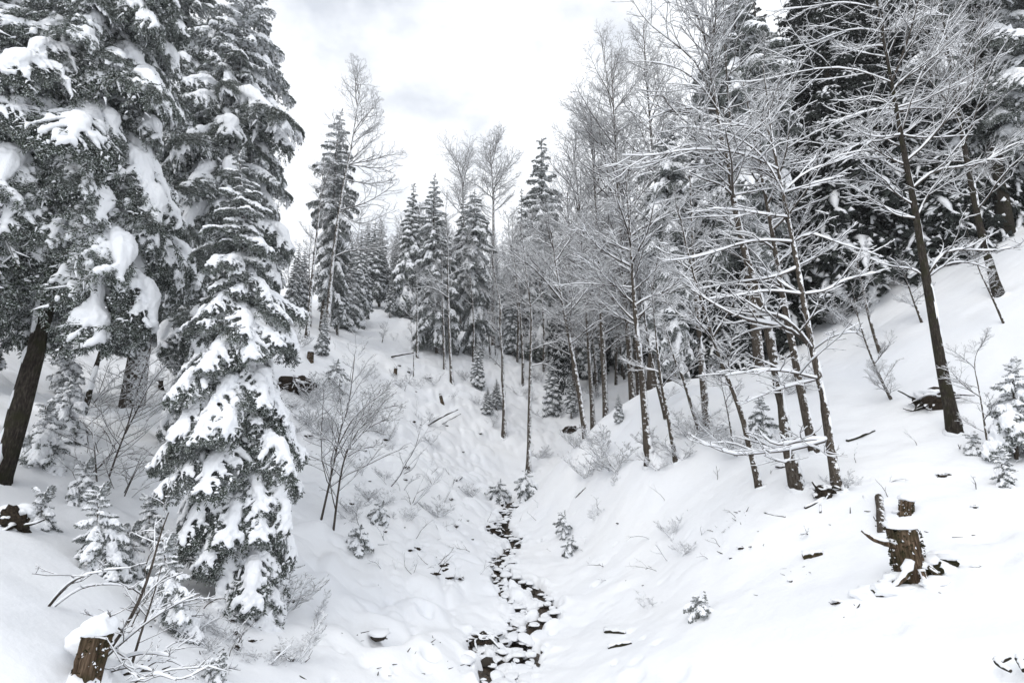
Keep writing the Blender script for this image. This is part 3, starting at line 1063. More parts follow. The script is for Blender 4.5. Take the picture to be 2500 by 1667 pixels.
def far_bare(seed, H, nl, aL, dens, fine=1.3, t0=0.25, ang=(65, 22), lean=0.05):
    rng = np.random.default_rng(seed)
    n = 10
    s = np.linspace(0, 1, n)
    P = np.stack([lean * H * s + .02 * H * np.sin(s * 4 + seed), .02 * H * np.cos(s * 5 + seed) - .02 * H, s * H], 1)
    P[0, 2] -= .4
    R = 0.011 * H * (1 - .9 * s)
    W, S = Geo(), Geo()
    Ls, Rs = [], []
    for i in range(nl):
        f = t0 + (.99 - t0) * (i + rng.uniform(0, 1)) / nl
        o = np.array([np.interp(f, s, P[:, c]) for c in range(3)])
        az = rng.uniform(0, 6.28)
        el = math.radians(90 - np.interp(f, [t0, 1], ang) + rng.normal(0, 9))
        ln = aL * np.interp(f, [t0, t0 + .3, 1], [.75, 1, .4]) * rng.uniform(.6, 1.2)
        d = np.array([math.cos(az) * math.cos(el), math.sin(az) * math.cos(el), math.sin(el)])
        Q = [o]
        for _ in range(7):
            d = nrm(d + rng.normal(0, .12, 3) + np.array([0, 0, .05]))
            Q.append(Q[-1] + d * ln / 7)
        Ls.append(np.array(Q))
        Rs.append(min(max(np.interp(f, s, R) * .45, .012), .05) * np.linspace(1, .25, 8))
    spray(W, S, np.array(Ls), np.array(Rs), rng, *dens, fine=fine, snow=.6)
    return dict(H=H, trunk=trunk_mesh(P, R, M_BARK, 7, rng), branches=W.mesh('branches', [M_TWIG]), snow=S.mesh('snow', [M_SNOW]))


FAR_B = [far_bare(500 + i, 13, 30, 3.4, (8, 5, 2)) for i in range(4)]
FAR_B += [far_bare(510, 11, 22, 2.2, (7, 4, 2), t0=.4, lean=-.04)]


def place_far_bare(label, pos, H, D, rng, group=None, fat=1.0, name='bare_tree', cat='bare tree', rz=None):
    r = thing(name, label, cat, pos, group)
    k = H / D['H']
    put_parts(r, D, ('trunk', 'branches', 'snow'), rng.uniform(0, 6.28) if rz is None else rz, (k * fat, k * fat, k))
    return r


def shrub(label, base_px, stems, seed, group=None, name='shrub', cat='shrub', dens=(6, 4, 2), r0=0.012, snow=0.8, Y=None, fine=1.0, up=0.04):
    """several stems from one foot; stems = pixel paths or (count, height m, spread)."""
    rng = np.random.default_rng(seed)
    b = hit(*base_px)
    root = thing(name, label, cat, b, group)
    if isinstance(stems, tuple):
        c, h, spd = stems
        lines = []
        for i in range(c):
            el_ = math.atan2(1.0, spd * rng.uniform(.4, 1.6))
            put_limb(root, (rng.normal(0, .06), rng.normal(0, .06), -.05), rng.uniform(0, 6.28), el_, h * rng.uniform(.55, 1.15), 's', rng, 'stem')
    else:
        lines = []
        for pp in stems:
            wr = r0
            if isinstance(pp, tuple):
                pp, wr = pp
            q0 = hit(*pp[0])
            if abs(q0[1] - b[1]) > 2.5:
                q0 = unproj(*pp[0], b[1])
            Q = px_line(pp, q0[1], rng.normal(0, .5))
            Q[0] = q0 - np.array([0, 0, .12])
            lines.append((resample(Q - b, 10), wr))
    for Q, wr in lines:
        W, S = Geo(), Geo()
        ln = np.linalg.norm(np.diff(Q, axis=0), axis=1).sum()
        k = np.clip(ln / 1.8, .5, 2.0)
        spray(W, S, Q[None], (wr * np.linspace(1, .25, 10))[None], rng, max(2, int(dens[0] * k)), dens[1], dens[2], fine, up, snow=snow)
        so = obj('stem', W.mesh('stem', [M_TWIG]), root)
        obj('snow', S.mesh('snow', [M_SNOW]), so)
    return root
# ------------------------------------------------------------------ the big spruces on the left bank
front = None
spruce('huge snow-laden spruce with a leaning bare lower trunk at the left edge', (2, 1172), (330, -430), 3.3, 220, start=0.335, seed=11, pitch=(15, -18, -42), prof='cone', rag=(.6, 1.25), hv=.5, rad=0.165, bark=M_BARK_BARE, path=[(48, 1000), (88, 850), (120, 730), (190, 400)], tsnow=(-.9, -.4, .2))
spruce('dark spruce behind the leaning trunk, reaching out of frame at upper left', (-260, 1050), (-20, -300), 3.4, 150, start=0.10, seed=12, pitch=(10, -16, -38), prof='col', Y=13.5)
spruce('dark drooping spruce top between the two huge snowy spruces', (330, 940), (455, -240), 3.4, 190, start=0.16, seed=13, pitch=(10, -22, -44), prof='col', Y=20)
spruce('tall pointed snow-laden spruce standing alone against the white sky', (508, 1118), (612, -55), 2.5, 250, start=0.06, seed=14, pitch=(8, -26, -52), prof='col', tap=2.9, rag=(.55, 1.25), hv=.7, heap=1.15, rad=0.19)
spruce('slimmer spruce with ragged herringbone skirt close in front of the tall pointed spruce', (636, 1505), (584, 370), 1.6, 210, start=0.02, seed=15, pitch=(0, -36, -56), prof='col', rad=0.08, tap=2.0, rag=(.45, 1.3), heap=.8, hv=.12)
# young spruces on the left slope
for a in [
    ('young frosted spruce on the open slope, right of the mossy left-edge stump', (252, 1395), (238, 1190), .62, 46, 21),
    ('young spruce tucked beside the skirt of the herringbone spruce', (372, 1335), (364, 1212), .5, 36, 22),
    ('young spruce behind the long leaning sapling near the bottom', (425, 1535), (398, 1315), .58, 44, 23),
    ('small bushy spruce between two other young spruces on the slope', (330, 1400), (312, 1285), .45, 32, 24),
    ('young spruce buried in thick snow above the small frosted spruce', (215, 1235), (205, 1128), .5, 34, 25),
    ('small dark spruce sprig leaning out beside the mossy left-edge stump', (112, 1290), (100, 1200), .36, 26, 26),
    ('snow-smothered young spruce just right of the leaning trunk, uppermost', (172, 975), (168, 812), .85, 46, 27),
    ('snow-smothered young spruce right of the leaning trunk, in the middle', (150, 1060), (172, 925), .8, 42, 28),
    ('snow-smothered young spruce low at the foot of the leaning trunk', (110, 1130), (112, 990), .8, 42, 29),
    ('tiny snow-clumped spruce at the bottom edge, right of the sapling', (520, 1664), (524, 1612), .32, 22, 30),
]:
    spruce(a[0], a[1], a[2], a[3], a[4], start=0.04, seed=a[5], pitch=(30, -18, -38), group='young spruces on the left slope', rad=0.03, heap=1.35 if 'smothered' in a[0] or 'buried' in a[0] else 1.1)
spruce('round snow-heaped young spruce at the right edge beside a thin sapling', (2482, 1120), (2472, 880), .85, 60, start=0.2, seed=31, pitch=(28, -14, -36), rad=0.04, group='young spruces on the right slope', heap=1.3)
spruce('small snow-crusted spruce sprig below the round one at the right edge', (2452, 1185), (2445, 1105), .35, 26, start=0.05, seed=32, pitch=(28, -16, -40), rad=0.02, group='young spruces on the right slope')
spruce('low snow-clumped spruce at the left foot of the round one', (2375, 1105), (2372, 1062), .38, 24, start=0.05, seed=33, pitch=(20, -16, -30), rad=0.02, group='young spruces on the right slope')
spruce('pale bushy young spruce among the three forked snowy trunks', (1862, 1062), (1852, 970), .75, 40, start=0.05, seed=34, pitch=(25, -14, -36), rad=0.03, group='young spruces on the right slope')
# spruces of the right slope and the valley head
spruce('snowy spruce top with long sloping boughs behind the forked white trees', (1855, 905), (1782, -50), 3.2, 120, start=0.30, seed=41, pitch=(10, -22, -38), prof='col', rad=0.22)
spruce('spruce with heavy drooping snow curtains left of the forked white trees', (1592, 985), (1638, 290), 2.5, 130, start=0.22, seed=42, pitch=(0, -30, -55), prof='col', Y=27)
spruce('slim spruce hung with snow, right of the drooping curtain spruce', (1650, 935), (1632, 545), 1.5, 90, start=0.15, seed=43, pitch=(5, -30, -52), prof='col', Y=26)
spruce('snowy spruce wrapped in bare branches on the left skyline', (788, 810), (834, 268), 2.1, 120, start=0.17, seed=44, pitch=(12, -18, -40), prof='col')
spruce('broad symmetrical snow-white spruce in the middle of the valley head', (1070, 862), (1061, 425), 3.6, 150, start=0.12, seed=45, pitch=(25, -14, -34), prof='cone')
spruce('ragged spruce with bare central stem right of the symmetrical one', (1160, 875), (1158, 462), 3.0, 130, start=0.10, seed=46, pitch=(8, -28, -48), prof='col')

RG = np.random.default_rng(77)


def ypos(px, py, Y=None):
    if Y is None:
        return hit(px, py)
    p = unproj(px, py, Y)
    p[2] = float(ground(np.array([p[0]]), np.array([p[1]]))[0])
    return p


def far_at(label, base, top_y, D, fat=1.0, Y=None, group=None, dpx=0, kind='s'):
    p = ypos(*base, Y)
    H = np.linalg.norm(unproj(base[0] + dpx, top_y, p[1]) - p)
    f = place_far_spruce if kind == 's' else place_far_bare
    return f(label, p, H, D, RG, group, fat)


for lab, base, ty, di, fat, Y, dpx in [
    ('slender spruce with a brownish tip left of the symmetrical one', (995, 790), 448, 0, 1.1, 58, -2),
    ('small full snow-white spruce at the head of the clearing', (985, 772), 618, 1, 1.25, None, 0),
    ('small leaning snow-white spruce beside the clearing, left of the full one', (952, 775), 672, 2, 1.3, None, 0),
    ('narrow snowy spruce on the left rim of the clearing', (885, 790), 618, 3, 1.2, None, 0),
    ('young spruce under the left skyline spruce', (785, 868), 752, 0, 1.3, None, 0),
    ('small snow-plastered spruce at the foot of the ragged stem spruce', (1166, 945), 828, 1, 1.35, None, 0),
    ('spruce with open bluish layers against the sky, right of the valley gap', (1330, 900), 338, 4, 1.3, 60, 8),
    ('brownish-tipped spruce far behind the tall bare oak', (1275, 860), 462, 2, .85, 75, 0),
    ('dim spruce peeking between the two middle spruces', (1125, 820), 470, 3, 1.0, 64, 0),
    ('snow-smothered spruce bush in the side gully', (1348, 1012), 868, 1, 1.5, None, 0),
    ('lower snow-smothered spruce bush in the side gully, left of the leaning trunk', (1395, 1020), 905, 2, 1.5, None, 0),
    ('small spruce on the crest of the snow ridge', (1512, 1030), 962, 0, 1.7, None, 5),
    ('snowy spruce bush behind the crooked gully trunk', (1212, 1000), 925, 2, 2.2, None, 0),
    ('snowy spruce bush left of the crooked gully trunk', (1190, 1010), 945, 0, 2.2, None, 0),
    ('slim spruce just left of the clearing beneath the skyline tree', (868, 800), 560, 4, .9, 50, 0),
]:
    far_at(lab, base, ty, FAR_S[di % len(FAR_S)], fat, Y, None, dpx)

for a in [
    ('low frosted spruce at the head of the stream, right one', (1288, 1215), (1282, 1150), 0.75, 600),
    ('low frosted spruce at the head of the stream, left one', (1212, 1222), (1220, 1172), 0.75, 601),
    ('pointed frosted spruce seedling right of the twin-stemmed bare tree', (932, 1278), (926, 1228), 0.45, 602),
    ('hunched frosted spruce seedling at the foot of the twin-stemmed bare tree', (868, 1338), (876, 1288), 0.6, 603),
    ('bent frosted spruce seedling on the right stream bank', (1378, 1310), (1372, 1250), 0.4, 604),
    ('lower frosted spruce seedling on the right stream bank', (1388, 1355), (1396, 1312), 0.4, 605),
    ('dark snowless tuft spruce low on the open right slope', (1712, 1500), (1706, 1455), 0.35, 606),
    ('frosted seedling clump under the big left overhang', (815, 950), (823, 880), 0.9, 607),
]:
    spruce(a[0], a[1], a[2], a[3], 26, start=.02, seed=a[4], pitch=(10, -30, -50), prof='col', rad=.02)

# ------------------------------------------------------------------ the bare trees one can tell apart
bare_tree('big dark bare tree on the right slope with a hollow root plate behind its foot',
          [(2333, 1056), (2308, 940), (2289, 844), (2274, 749), (2251, 620), (2232, 497), (2216, 421), (2201, 337), (2182, 237), (2171, 165), (2155, 88), (2140, 0), (2125, -90)], 32,
          [([(2159, 170), (2083, 166), (1987, 168), (1910, 187), (1834, 203), (1784, 199)], .38), ([(2155, 130), (2106, 130), (2063, 119), (2037, 103)], .34),
           ([(2155, 96), (2102, 69), (2044, 80), (1987, 107), (1910, 119)], .36), ([(2148, 23), (2098, 11), (2044, 6), (1968, 19), (1891, 27)], .42),
           ([(2174, 230), (2129, 230), (2083, 249), (2025, 245)], .3), ([(2182, 275), (2132, 268), (2083, 283), (2029, 302)], .3),
           ([(2205, 333), (2151, 337), (2109, 329), (2094, 314)], .3), ([(2201, 344), (2151, 346), (2102, 348), (2044, 383), (1930, 402)], .34),
           ([(2224, 402), (2259, 356), (2301, 306), (2331, 268), (2370, 237), (2377, 199), (2381, 134), (2396, 77)], .5, -.6), ([(2205, 306), (2228, 230), (2251, 172), (2297, 115), (2320, 31)], .5, .6),
           ([(2197, 275), (2255, 245), (2312, 218), (2370, 200)], .4), ([(2228, 432), (2282, 413), (2350, 409), (2408, 398), (2446, 367), (2496, 344)], .45, -1.0),
           ([(2243, 497), (2274, 459), (2320, 428)], .36), ([(2220, 344), (2236, 337), (2293, 337), (2360, 330)], .36), ([(2171, 134), (2197, 69), (2217, 0), (2230, -60)], .6),
           ([(2255, 523), (2228, 533), (2186, 527), (2155, 500)], .3), ([(2270, 676), (2232, 657), (2186, 653), (2140, 640)], .3),
           ([(2270, 665), (2301, 615), (2350, 609), (2408, 615), (2496, 603)], .36, -.8), ([(2274, 672), (2312, 642), (2370, 640), (2420, 660)], .32)],
          auto=16, aL=2.6, seed=1, side=(.8, -.35, .1), plaster=.0, t0=.4, bark=M_BARK_BARE, dens=(9, 4, 2))
bare_tree('forked bare tree with a snow-white right side, nearest the stream of the three',
          [(1950, 1190), (1924, 1097), (1901, 951), (1882, 833), (1859, 737), (1824, 642), (1805, 557), (1790, 497), (1786, 440), (1775, 375), (1759, 337), (1752, 268), (1744, 230), (1733, 165), (1729, 115), (1717, 77), (1694, 19), (1675, -40)], 34,
          [([(1744, 237), (1706, 153), (1637, 99), (1580, 57), (1549, 11), (1530, -30)], .7), ([(1752, 268), (1717, 214), (1675, 176), (1625, 157), (1560, 149)], .55), ([(1750, 270), (1694, 264), (1637, 268), (1595, 287), (1572, 306)], .5),
           ([(1756, 333), (1713, 321), (1656, 306)], .45), ([(1790, 482), (1763, 451), (1721, 440), (1675, 417)], .45), ([(1790, 540), (1752, 528), (1694, 532), (1637, 540)], .35),
           ([(1761, 342), (1786, 325), (1782, 290), (1775, 191), (1768, 100), (1766, -20)], .7), ([(1733, 172), (1760, 120), (1790, 60), (1830, 10)], .5), ([(1740, 215), (1700, 110), (1660, 40), (1640, -40)], .5),
           ([(1775, 375), (1720, 350), (1650, 360), (1600, 390)], .4), ([(1790, 500), (1830, 470), (1890, 460)], .35)],
          auto=18, aL=2.6, seed=2, plaster=.16, side=(.85, -.4, .1), t0=.4, azr=(1.6, 4.8), dens=(9, 4, 2))
bare_tree('bare tree with long level snow-piled limbs, rightmost of the three by the slope foot',
          [(2047, 1198), (2027, 1089), (2008, 959), (1977, 825), (1962, 737), (1947, 653), (1933, 577), (1920, 509), (1910, 459), (1897, 406), (1884, 337), (1874, 245), (1868, 200), (1862, 150)], 26,
          [([(1977, 825), (1947, 802), (1903, 770), (1859, 763), (1809, 726)], .62), ([(1977, 825), (1939, 806), (1886, 793), (1828, 783), (1778, 764), (1733, 737), (1687, 707)], .66), ([(1951, 672), (1893, 678), (1843, 684), (1771, 695), (1702, 707)], .5),
           ([(1949, 691), (1878, 708), (1809, 722), (1725, 731)], .4), ([(1935, 590), (1866, 586), (1809, 594), (1752, 615), (1694, 632), (1618, 638)], .5), ([(1922, 529), (1866, 525), (1790, 511), (1725, 510)], .5),
           ([(1939, 573), (1977, 567), (2039, 592), (2115, 615), (2150, 626)], .4), ([(1966, 733), (1916, 699), (1886, 672), (1855, 653)], .5), ([(1966, 730), (2020, 712), (2058, 684), (2150, 665)], .4),
           ([(1977, 902), (1905, 902), (1828, 909), (1771, 917)], .36), ([(1987, 934), (1924, 944), (1866, 963), (1809, 988)], .36), ([(2010, 1071), (1930, 1101), (1861, 1105), (1792, 1115), (1727, 1086)], .42, -.6),
           ([(2008, 1040), (1960, 1075), (1900, 1090), (1870, 1075), (1850, 1045)], .42, -.3), ([(1905, 432), (1866, 383), (1809, 340), (1752, 321), (1683, 310)], .6), ([(1891, 380), (1828, 377), (1733, 365), (1664, 367), (1595, 383), (1518, 379)], .7),
           ([(1882, 337), (1847, 314), (1790, 302)], .5), ([(1916, 459), (1962, 421), (2039, 398), (2096, 375)], .5), ([(1977, 830), (2040, 815), (2100, 812)], .25), ([(1912, 465), (1980, 450), (2060, 430)], .4)],
          auto=10, aL=1.9, seed=3, plaster=.05, side=(.85, -.4, .1), t0=.5, dens=(8, 4, 2), wander=.3, snow=1.25)
bare_tree('mossy bare trunk between the forked tree and the level-limbed tree', [(1993, 1092), (1977, 1060), (1955, 951), (1935, 844), (1912, 730), (1901, 665), (1882, 546), (1860, 430), (1838, 320), (1815, 200)], 27,
          auto=20, aL=2.6, seed=4, plaster=0.0, t0=.42, dens=(10, 5, 2), Y=14.6)
bare_tree('thin leaning bare tree with mossy foot, leftmost of the slope-foot group', [(1857, 1188), (1830, 1090), (1809, 1001), (1752, 863), (1717, 749), (1694, 672), (1675, 600), (1655, 500)], 20,
          auto=16, aL=1.9, seed=5, plaster=.1, t0=.35, dens=(9, 4, 2))
bare_tree('straight smooth bare trunk in front of the slim hung spruce', [(1728, 1050), (1712, 883), (1702, 749), (1696, 672), (1690, 560), (1684, 420)], 25, auto=12, aL=1.8, seed=6, plaster=-.05, t0=.55, dens=(8, 4, 2))
bare_tree('dark bare trunk dividing high into two, at the right end of the snow ridge', [(1586, 1124), (1581, 1089), (1564, 883), (1553, 798), (1546, 700), (1538, 560), (1528, 430)], 26,
          [([(1553, 795), (1518, 756), (1480, 700), (1445, 645), (1400, 620)], .7), ([(1553, 798), (1590, 740), (1600, 660), (1620, 560)], .6), ([(1480, 700), (1420, 690), (1350, 700)], .3)], auto=22, aL=3.0, seed=7, plaster=.08, t0=.45, dens=(11, 5, 3))
bare_tree('crooked slim bare tree right of the dark high-forking trunk', [(1652, 1122), (1628, 1000), (1612, 925), (1600, 800), (1590, 690)], 15, auto=10, aL=1.5, seed=8, plaster=.1, dens=(8, 4, 2))
bare_tree('curved thin bare tree bending over the slope beside the smooth trunk', [(1714, 1052), (1690, 1000), (1676, 950), (1664, 913), (1645, 875), (1620, 780)], 14, auto=9, aL=1.4, seed=9, plaster=.1, dens=(8, 4, 2))
bare_tree('thin dark bare trunk close behind the dark high-forking trunk', [(1632, 1060), (1610, 960), (1585, 860), (1570, 740), (1560, 600)], 14, auto=12, aL=2.0, seed=10, plaster=.05, dens=(8, 4, 2), Y=20.5)
bare_tree('leaning bare trunk rising from the side gully', [(1432, 1066), (1407, 913), (1386, 806), (1373, 737), (1361, 672), (1345, 560)], 17, auto=18, aL=4.0, seed=51, plaster=0, dens=(10, 5, 2), t0=.4, fine=1.4)
bare_tree('solitary straight bare tree above the head of the stream', [(1290, 1156), (1293, 994), (1295, 880), (1299, 765), (1289, 700), (1283, 640), (1270, 540)], 14,
          [([(1299, 765), (1340, 700), (1360, 690)], .5), ([(1295, 870), (1330, 840), (1360, 835)], .4), ([(1296, 880), (1330, 885), (1360, 905)], .35), ([(1289, 700), (1250, 660), (1225, 640)], .5)], auto=18, aL=3.0, seed=52, plaster=0, dens=(9, 4, 2), t0=.45, fine=1.3, snow=.8)
bare_tree('crooked bare tree left of the solitary straight one, bent at the knee', [(1230, 1068), (1232, 975), (1226, 930), (1228, 880), (1220, 784), (1224, 745), (1210, 690), (1200, 600)], 14, auto=14, aL=3.0, seed=53, plaster=0, dens=(9, 4, 2), fine=1.4)
bare_tree('bare tree with arching boughs bowed to the left at the clearing edge', [(1104, 936), (1098, 841), (1094, 707), (1094, 600), (1088, 500)], 10,
          [([(1094, 725), (1067, 707), (1040, 700), (1012, 705)], .7), ([(1094, 700), (1060, 682), (1025, 680)], .6), ([(1094, 690), (1120, 660), (1150, 655)], .5)], auto=10, aL=3.2, seed=54, plaster=0.1, dens=(8, 4, 2), fine=1.5)
bare_tree('slim bare tree left of the bowed one', [(1086, 902), (1083, 803), (1080, 700), (1078, 600)], 9, auto=10, aL=2.6, seed=55, plaster=0.1, dens=(7, 4, 2), fine=1.5)
bare_tree('thin bare tree at the lower edge of the clearing', [(1019, 872), (1019, 746), (1017, 640)], 8, auto=8, aL=2.4, seed=56, plaster=0.1, dens=(7, 4, 2), fine=1.6)
bare_tree('tall bare oak silhouetted on the valley skyline', [(1208, 860), (1205, 700), (1205, 500), (1203, 440), (1196, 365)], 17, auto=30, aL=5.4, seed=57, plaster=-.1, dens=(9, 5, 2), t0=.62, Y=58, fine=2.0, aang=(55, 20), snow=.6)
bare_tree('rounded bare tree silhouetted left of the tall oak', [(1140, 840), (1135, 600), (1130, 480), (1128, 395)], 9, auto=26, aL=5.0, seed=58, plaster=-.1, dens=(9, 5, 2), t0=.62, Y=62, fine=1.8, aang=(50, 20), snow=.6)
bare_tree('bare tree with long bending boughs tangled in the left skyline spruce', [(802, 770), (803, 743), (815, 609), (832, 494), (845, 418), (857, 370), (872, 265), (884, 190)], 15,
          [([(834, 521), (891, 498), (937, 471), (968, 446)], .7), ([(861, 414), (914, 391), (937, 380), (983, 376)], .7), ([(860, 425), (930, 414), (968, 399)], .6), ([(842, 448), (910, 452), (968, 437)], .5), ([(817, 636), (845, 613), (899, 609), (960, 601)], .5),
           ([(849, 399), (884, 364), (930, 330)], .6), ([(853, 380), (891, 322), (937, 292)], .6), ([(862, 330), (900, 280), (925, 220)], .6), ([(866, 300), (860, 250), (850, 205)], .6), ([(834, 500), (860, 545), (900, 545), (965, 510)], .4)], auto=10, aL=4.0, seed=59, plaster=-.05, dens=(9, 5, 2), t0=.6, fine=1.4, snow=.7, Y=36, aang=(40, 15))
bare_tree('thin bare leaning pole left of the skyline spruce', [(750, 818), (757, 740), (762, 680), (775, 560), (786, 450), (792, 390)], 13, auto=12, aL=2.2, seed=60, plaster=-.1, dens=(7, 4, 2), t0=.5, Y=33, fine=1.3)
# the broad crowns that close the right side of the sky
for lab, tp, w, n_, al, sd_, Y in [
    ('wide bare crown nearest the sky gap on the right', [(1478, 985), (1470, 800), (1462, 600), (1450, 420), (1440, 260)], 20, 34, 5.0, 61, 31),
    ('wide bare crown just right of the one at the sky gap', [(1545, 960), (1530, 760), (1515, 560), (1505, 380), (1492, 150)], 22, 36, 5.2, 62, 30),
    ('bare crown spreading behind the curtain spruce toward the top', [(1640, 930), (1625, 700), (1605, 480), (1585, 280), (1570, 60)], 22, 36, 4.4, 63, 30),
    ('bare crown rising behind the gully trunk', [(1448, 1000), (1436, 820), (1424, 640), (1412, 480), (1396, 330)], 15, 34, 5.0, 65, 36),
    ('slender bare crown filling the gap beside the curtain spruce', [(1560, 940), (1540, 700), (1520, 480), (1490, 250), (1470, 110)], 15, 34, 4.4, 66, 33),
    ('low bare crown at the bottom of the sky gap', [(1405, 990), (1398, 820), (1390, 660), (1385, 470)], 16, 28, 5.6, 64, 42),
]:
    bare_tree(lab, tp, w, auto=int(n_ * 1.35), aL=al, seed=sd_, plaster=0, dens=(12, 5, 3), t0=.24, Y=Y, fine=1.7, aang=(68, 26), group=None)
for i_, (bx_, by_, ty_, w_) in enumerate([(1450, 955, 690, 1), (1468, 932, 690, .8), (1497, 942, 700, 1), (1522, 925, 690, 1.1), (1545, 902, 690, .9), (1376, 942, 690, .8), (1394, 906, 720, .8), (1425, 892, 690, .9), (1256, 882, 660, 1), (1343, 872, 640, 1), (1200, 872, 690, .8), (1150, 882, 690, .8), (1480, 905, 680, .8), (1560, 945, 650, 1), (1412, 930, 690, .9), (1320, 905, 640, .9), (1270, 935, 650, .8), (1436, 865, 640, 1.1), (1508, 870, 640, 1.1)]):
    far_at('thin dark trunk with a sparse bare top standing in the shaded side gully', (bx_, by_), ty_ - 120, FAR_B[4], w_, None, 'thin dark trunks in the side gully', 0, 'b')
# right edge trees
bare_tree('bare tree with a dark mossy trunk by the thick buttressed trunk at right', [(2440, 722), (2415, 640), (2392, 560), (2368, 430), (2340, 280), (2310, 100), (2290, -60)], 24, auto=24, aL=3.4, seed=71, plaster=-.1, t0=.25, dens=(10, 5, 2), fine=1.3, bark=M_BARK_BARE)
spruce('dark spruce with a thick buttressed trunk at the upper right', (2455, 575), (2330, -400), 4.2, 90, start=0.20, seed=72, pitch=(5, -14, -26), prof='col', rad=0.30, bark=M_BARK_BARE)
for lab, tp, w, sd_ in [
    ('bare sapling leaning left on the mid right slope, lower of a pair', [(2182, 972), (2140, 905), (2100, 800), (2080, 700)], 9, 81), ('bare sapling leaning left on the mid right slope, upper of a pair', [(2152, 862), (2125, 790), (2105, 700), (2085, 600)], 12, 82),
    ('frost-covered sapling behind the big dark trunk', [(2252, 782), (2225, 720), (2205, 660)], 9, 83), ('thin arching sapling between the big dark trunk and the right edge', [(2452, 783), (2420, 720), (2385, 650), (2360, 560)], 7, 84),
    ('forked bare sapling left of the round snow-heaped spruce', [(2415, 1128), (2402, 1020), (2390, 950), (2375, 880), (2400, 830)], 7, 85), ('tiny bare sapling alone on the open right slope', [(2176, 970), (2160, 940), (2145, 905)], 4, 86),
    ('thin bare sapling in front of the pale bushy spruce', [(1792, 1095), (1780, 1020), (1762, 940), (1750, 870)], 6, 87), ('thin bare sapling arching at the left of the slope-foot group', [(1770, 1090), (1740, 1060), (1720, 1020), (1712, 985)], 5, 88),
    ('thin sapling left of the clearing trunk with a forked top', [(1010, 920), (1010, 850), (1004, 800), (1000, 760)], 4, 89), ('little bare sapling in the middle of the clearing', [(932, 838), (938, 810), (945, 790)], 4, 90),
]:
    bare_tree(lab, tp, w, auto=9, aL=.9 if w < 8 else 1.3, seed=sd_, plaster=None, t0=.25, dens=(6, 3, 2), fine=1.1, name='sapling', cat='sapling', limb_name='branch')

# shrubs with stems of their own
shrub('twin-stemmed bare tree leaning over the left bank, fine branches spread to the right', (805, 1290),
      [([(783, 1267), (810, 1155), (826, 1078), (832, 1043), (847, 1012), (855, 966), (860, 925), (866, 870)], .035), ([(814, 1292), (826, 1193), (838, 1124), (857, 1078), (888, 1027), (930, 950)], .035),
       ([(838, 1124), (848, 1090), (856, 1100), (856, 1065)], .02), ([(826, 1078), (860, 1020), (900, 985), (960, 940)], .02), ([(860, 1075), (900, 1040), (955, 1020), (990, 990)], .02), ([(850, 1103), (890, 1090), (950, 1090)], .016), ([(822, 1093), (812, 1076), (785, 1070), (752, 1068)], .016), ([(880, 1035), (920, 1000), (985, 985)], .014)], 91, dens=(10, 5, 3), name='bare_tree', cat='bare tree', snow=.5)
shrub('hook-shaped bare shrub curving up from a snow bump on the left bank', (951, 1185), [([(951, 1185), (980, 1158), (990, 1130), (1010, 1104), (1023, 1063), (1030, 1027)], .022), ([(985, 1150), (1010, 1145), (1025, 1110)], .018), ([(985, 1192), (1000, 1175), (1024, 1166)], .01)], 92, dens=(4, 3, 1))
shrub('thin twin-pronged shrub right of the hook-shaped one', (1005, 1228), [[(1005, 1228), (1045, 1190), (1060, 1130)], [(1010, 1226), (1055, 1185), (1082, 1150)], [(1005, 1228), (1030, 1170), (1062, 1122)]], 93, dens=(3, 2, 1), r0=.014)
shrub('slender upright shoots left of the streamhead spruces', (1080, 1225), [[(1080, 1225), (1100, 1190), (1116, 1155)], [(1082, 1226), (1108, 1180), (1120, 1152)]], 94, dens=(3, 2, 1), r0=.014)
shrub('long dark bare sapling reaching up to the right from the near snowy stump', (243, 1592), [([(243, 1592), (300, 1540), (340, 1470), (372, 1380), (392, 1300), (412, 1250)], .024), ([(243, 1592), (330, 1540), (400, 1490), (480, 1450)], .012), ([(318, 1520), (390, 1490), (450, 1475), (500, 1470)], .011), ([(318, 1620), (345, 1540), (370, 1470), (395, 1380)], .017), ([(278, 1562), (262, 1520), (225, 1500), (195, 1495)], .01), ([(346, 1460), (300, 1425), (250, 1430), (195, 1440)], .008)], 95, dens=(7, 4, 2), snow=.45, fine=.7)
shrub('low tangle of fallen dark twigs right of the near snowy stump', (285, 1625), [[(256, 1613), (320, 1625), (372, 1637)], [(280, 1625), (340, 1650), (390, 1690)], [(275, 1590), (350, 1590), (430, 1605)], [(310, 1650), (370, 1640), (430, 1660)], [(330, 1620), (400, 1600), (470, 1640)]], 96, dens=(6, 3, 2), r0=.012, snow=.6, fine=.7)
shrub('bowed bare stems fanning right from a snow hollow on the left slope', (108, 1472), [[(108, 1472), (170, 1420), (230, 1395), (320, 1385)], [(110, 1474), (190, 1435), (250, 1425), (310, 1430)], [(106, 1472), (160, 1425), (215, 1400), (262, 1395)]], 97, dens=(5, 3, 2), r0=.011, snow=.4, fine=.7)
shrub('thin dark sapling slanting through the twiggy hollow left of the tall pointed spruce', (265, 1160), [([(265, 1160), (290, 1095), (312, 1040), (330, 970), (352, 900), (372, 850)], .022), ([(308, 1045), (340, 990), (370, 930), (415, 880)], .018), ([(290, 1100), (330, 1105), (390, 1115)], .01), ([(240, 1180), (230, 1080), (220, 1000)], .02)], 98, dens=(8, 4, 2), snow=.35, fine=.8)
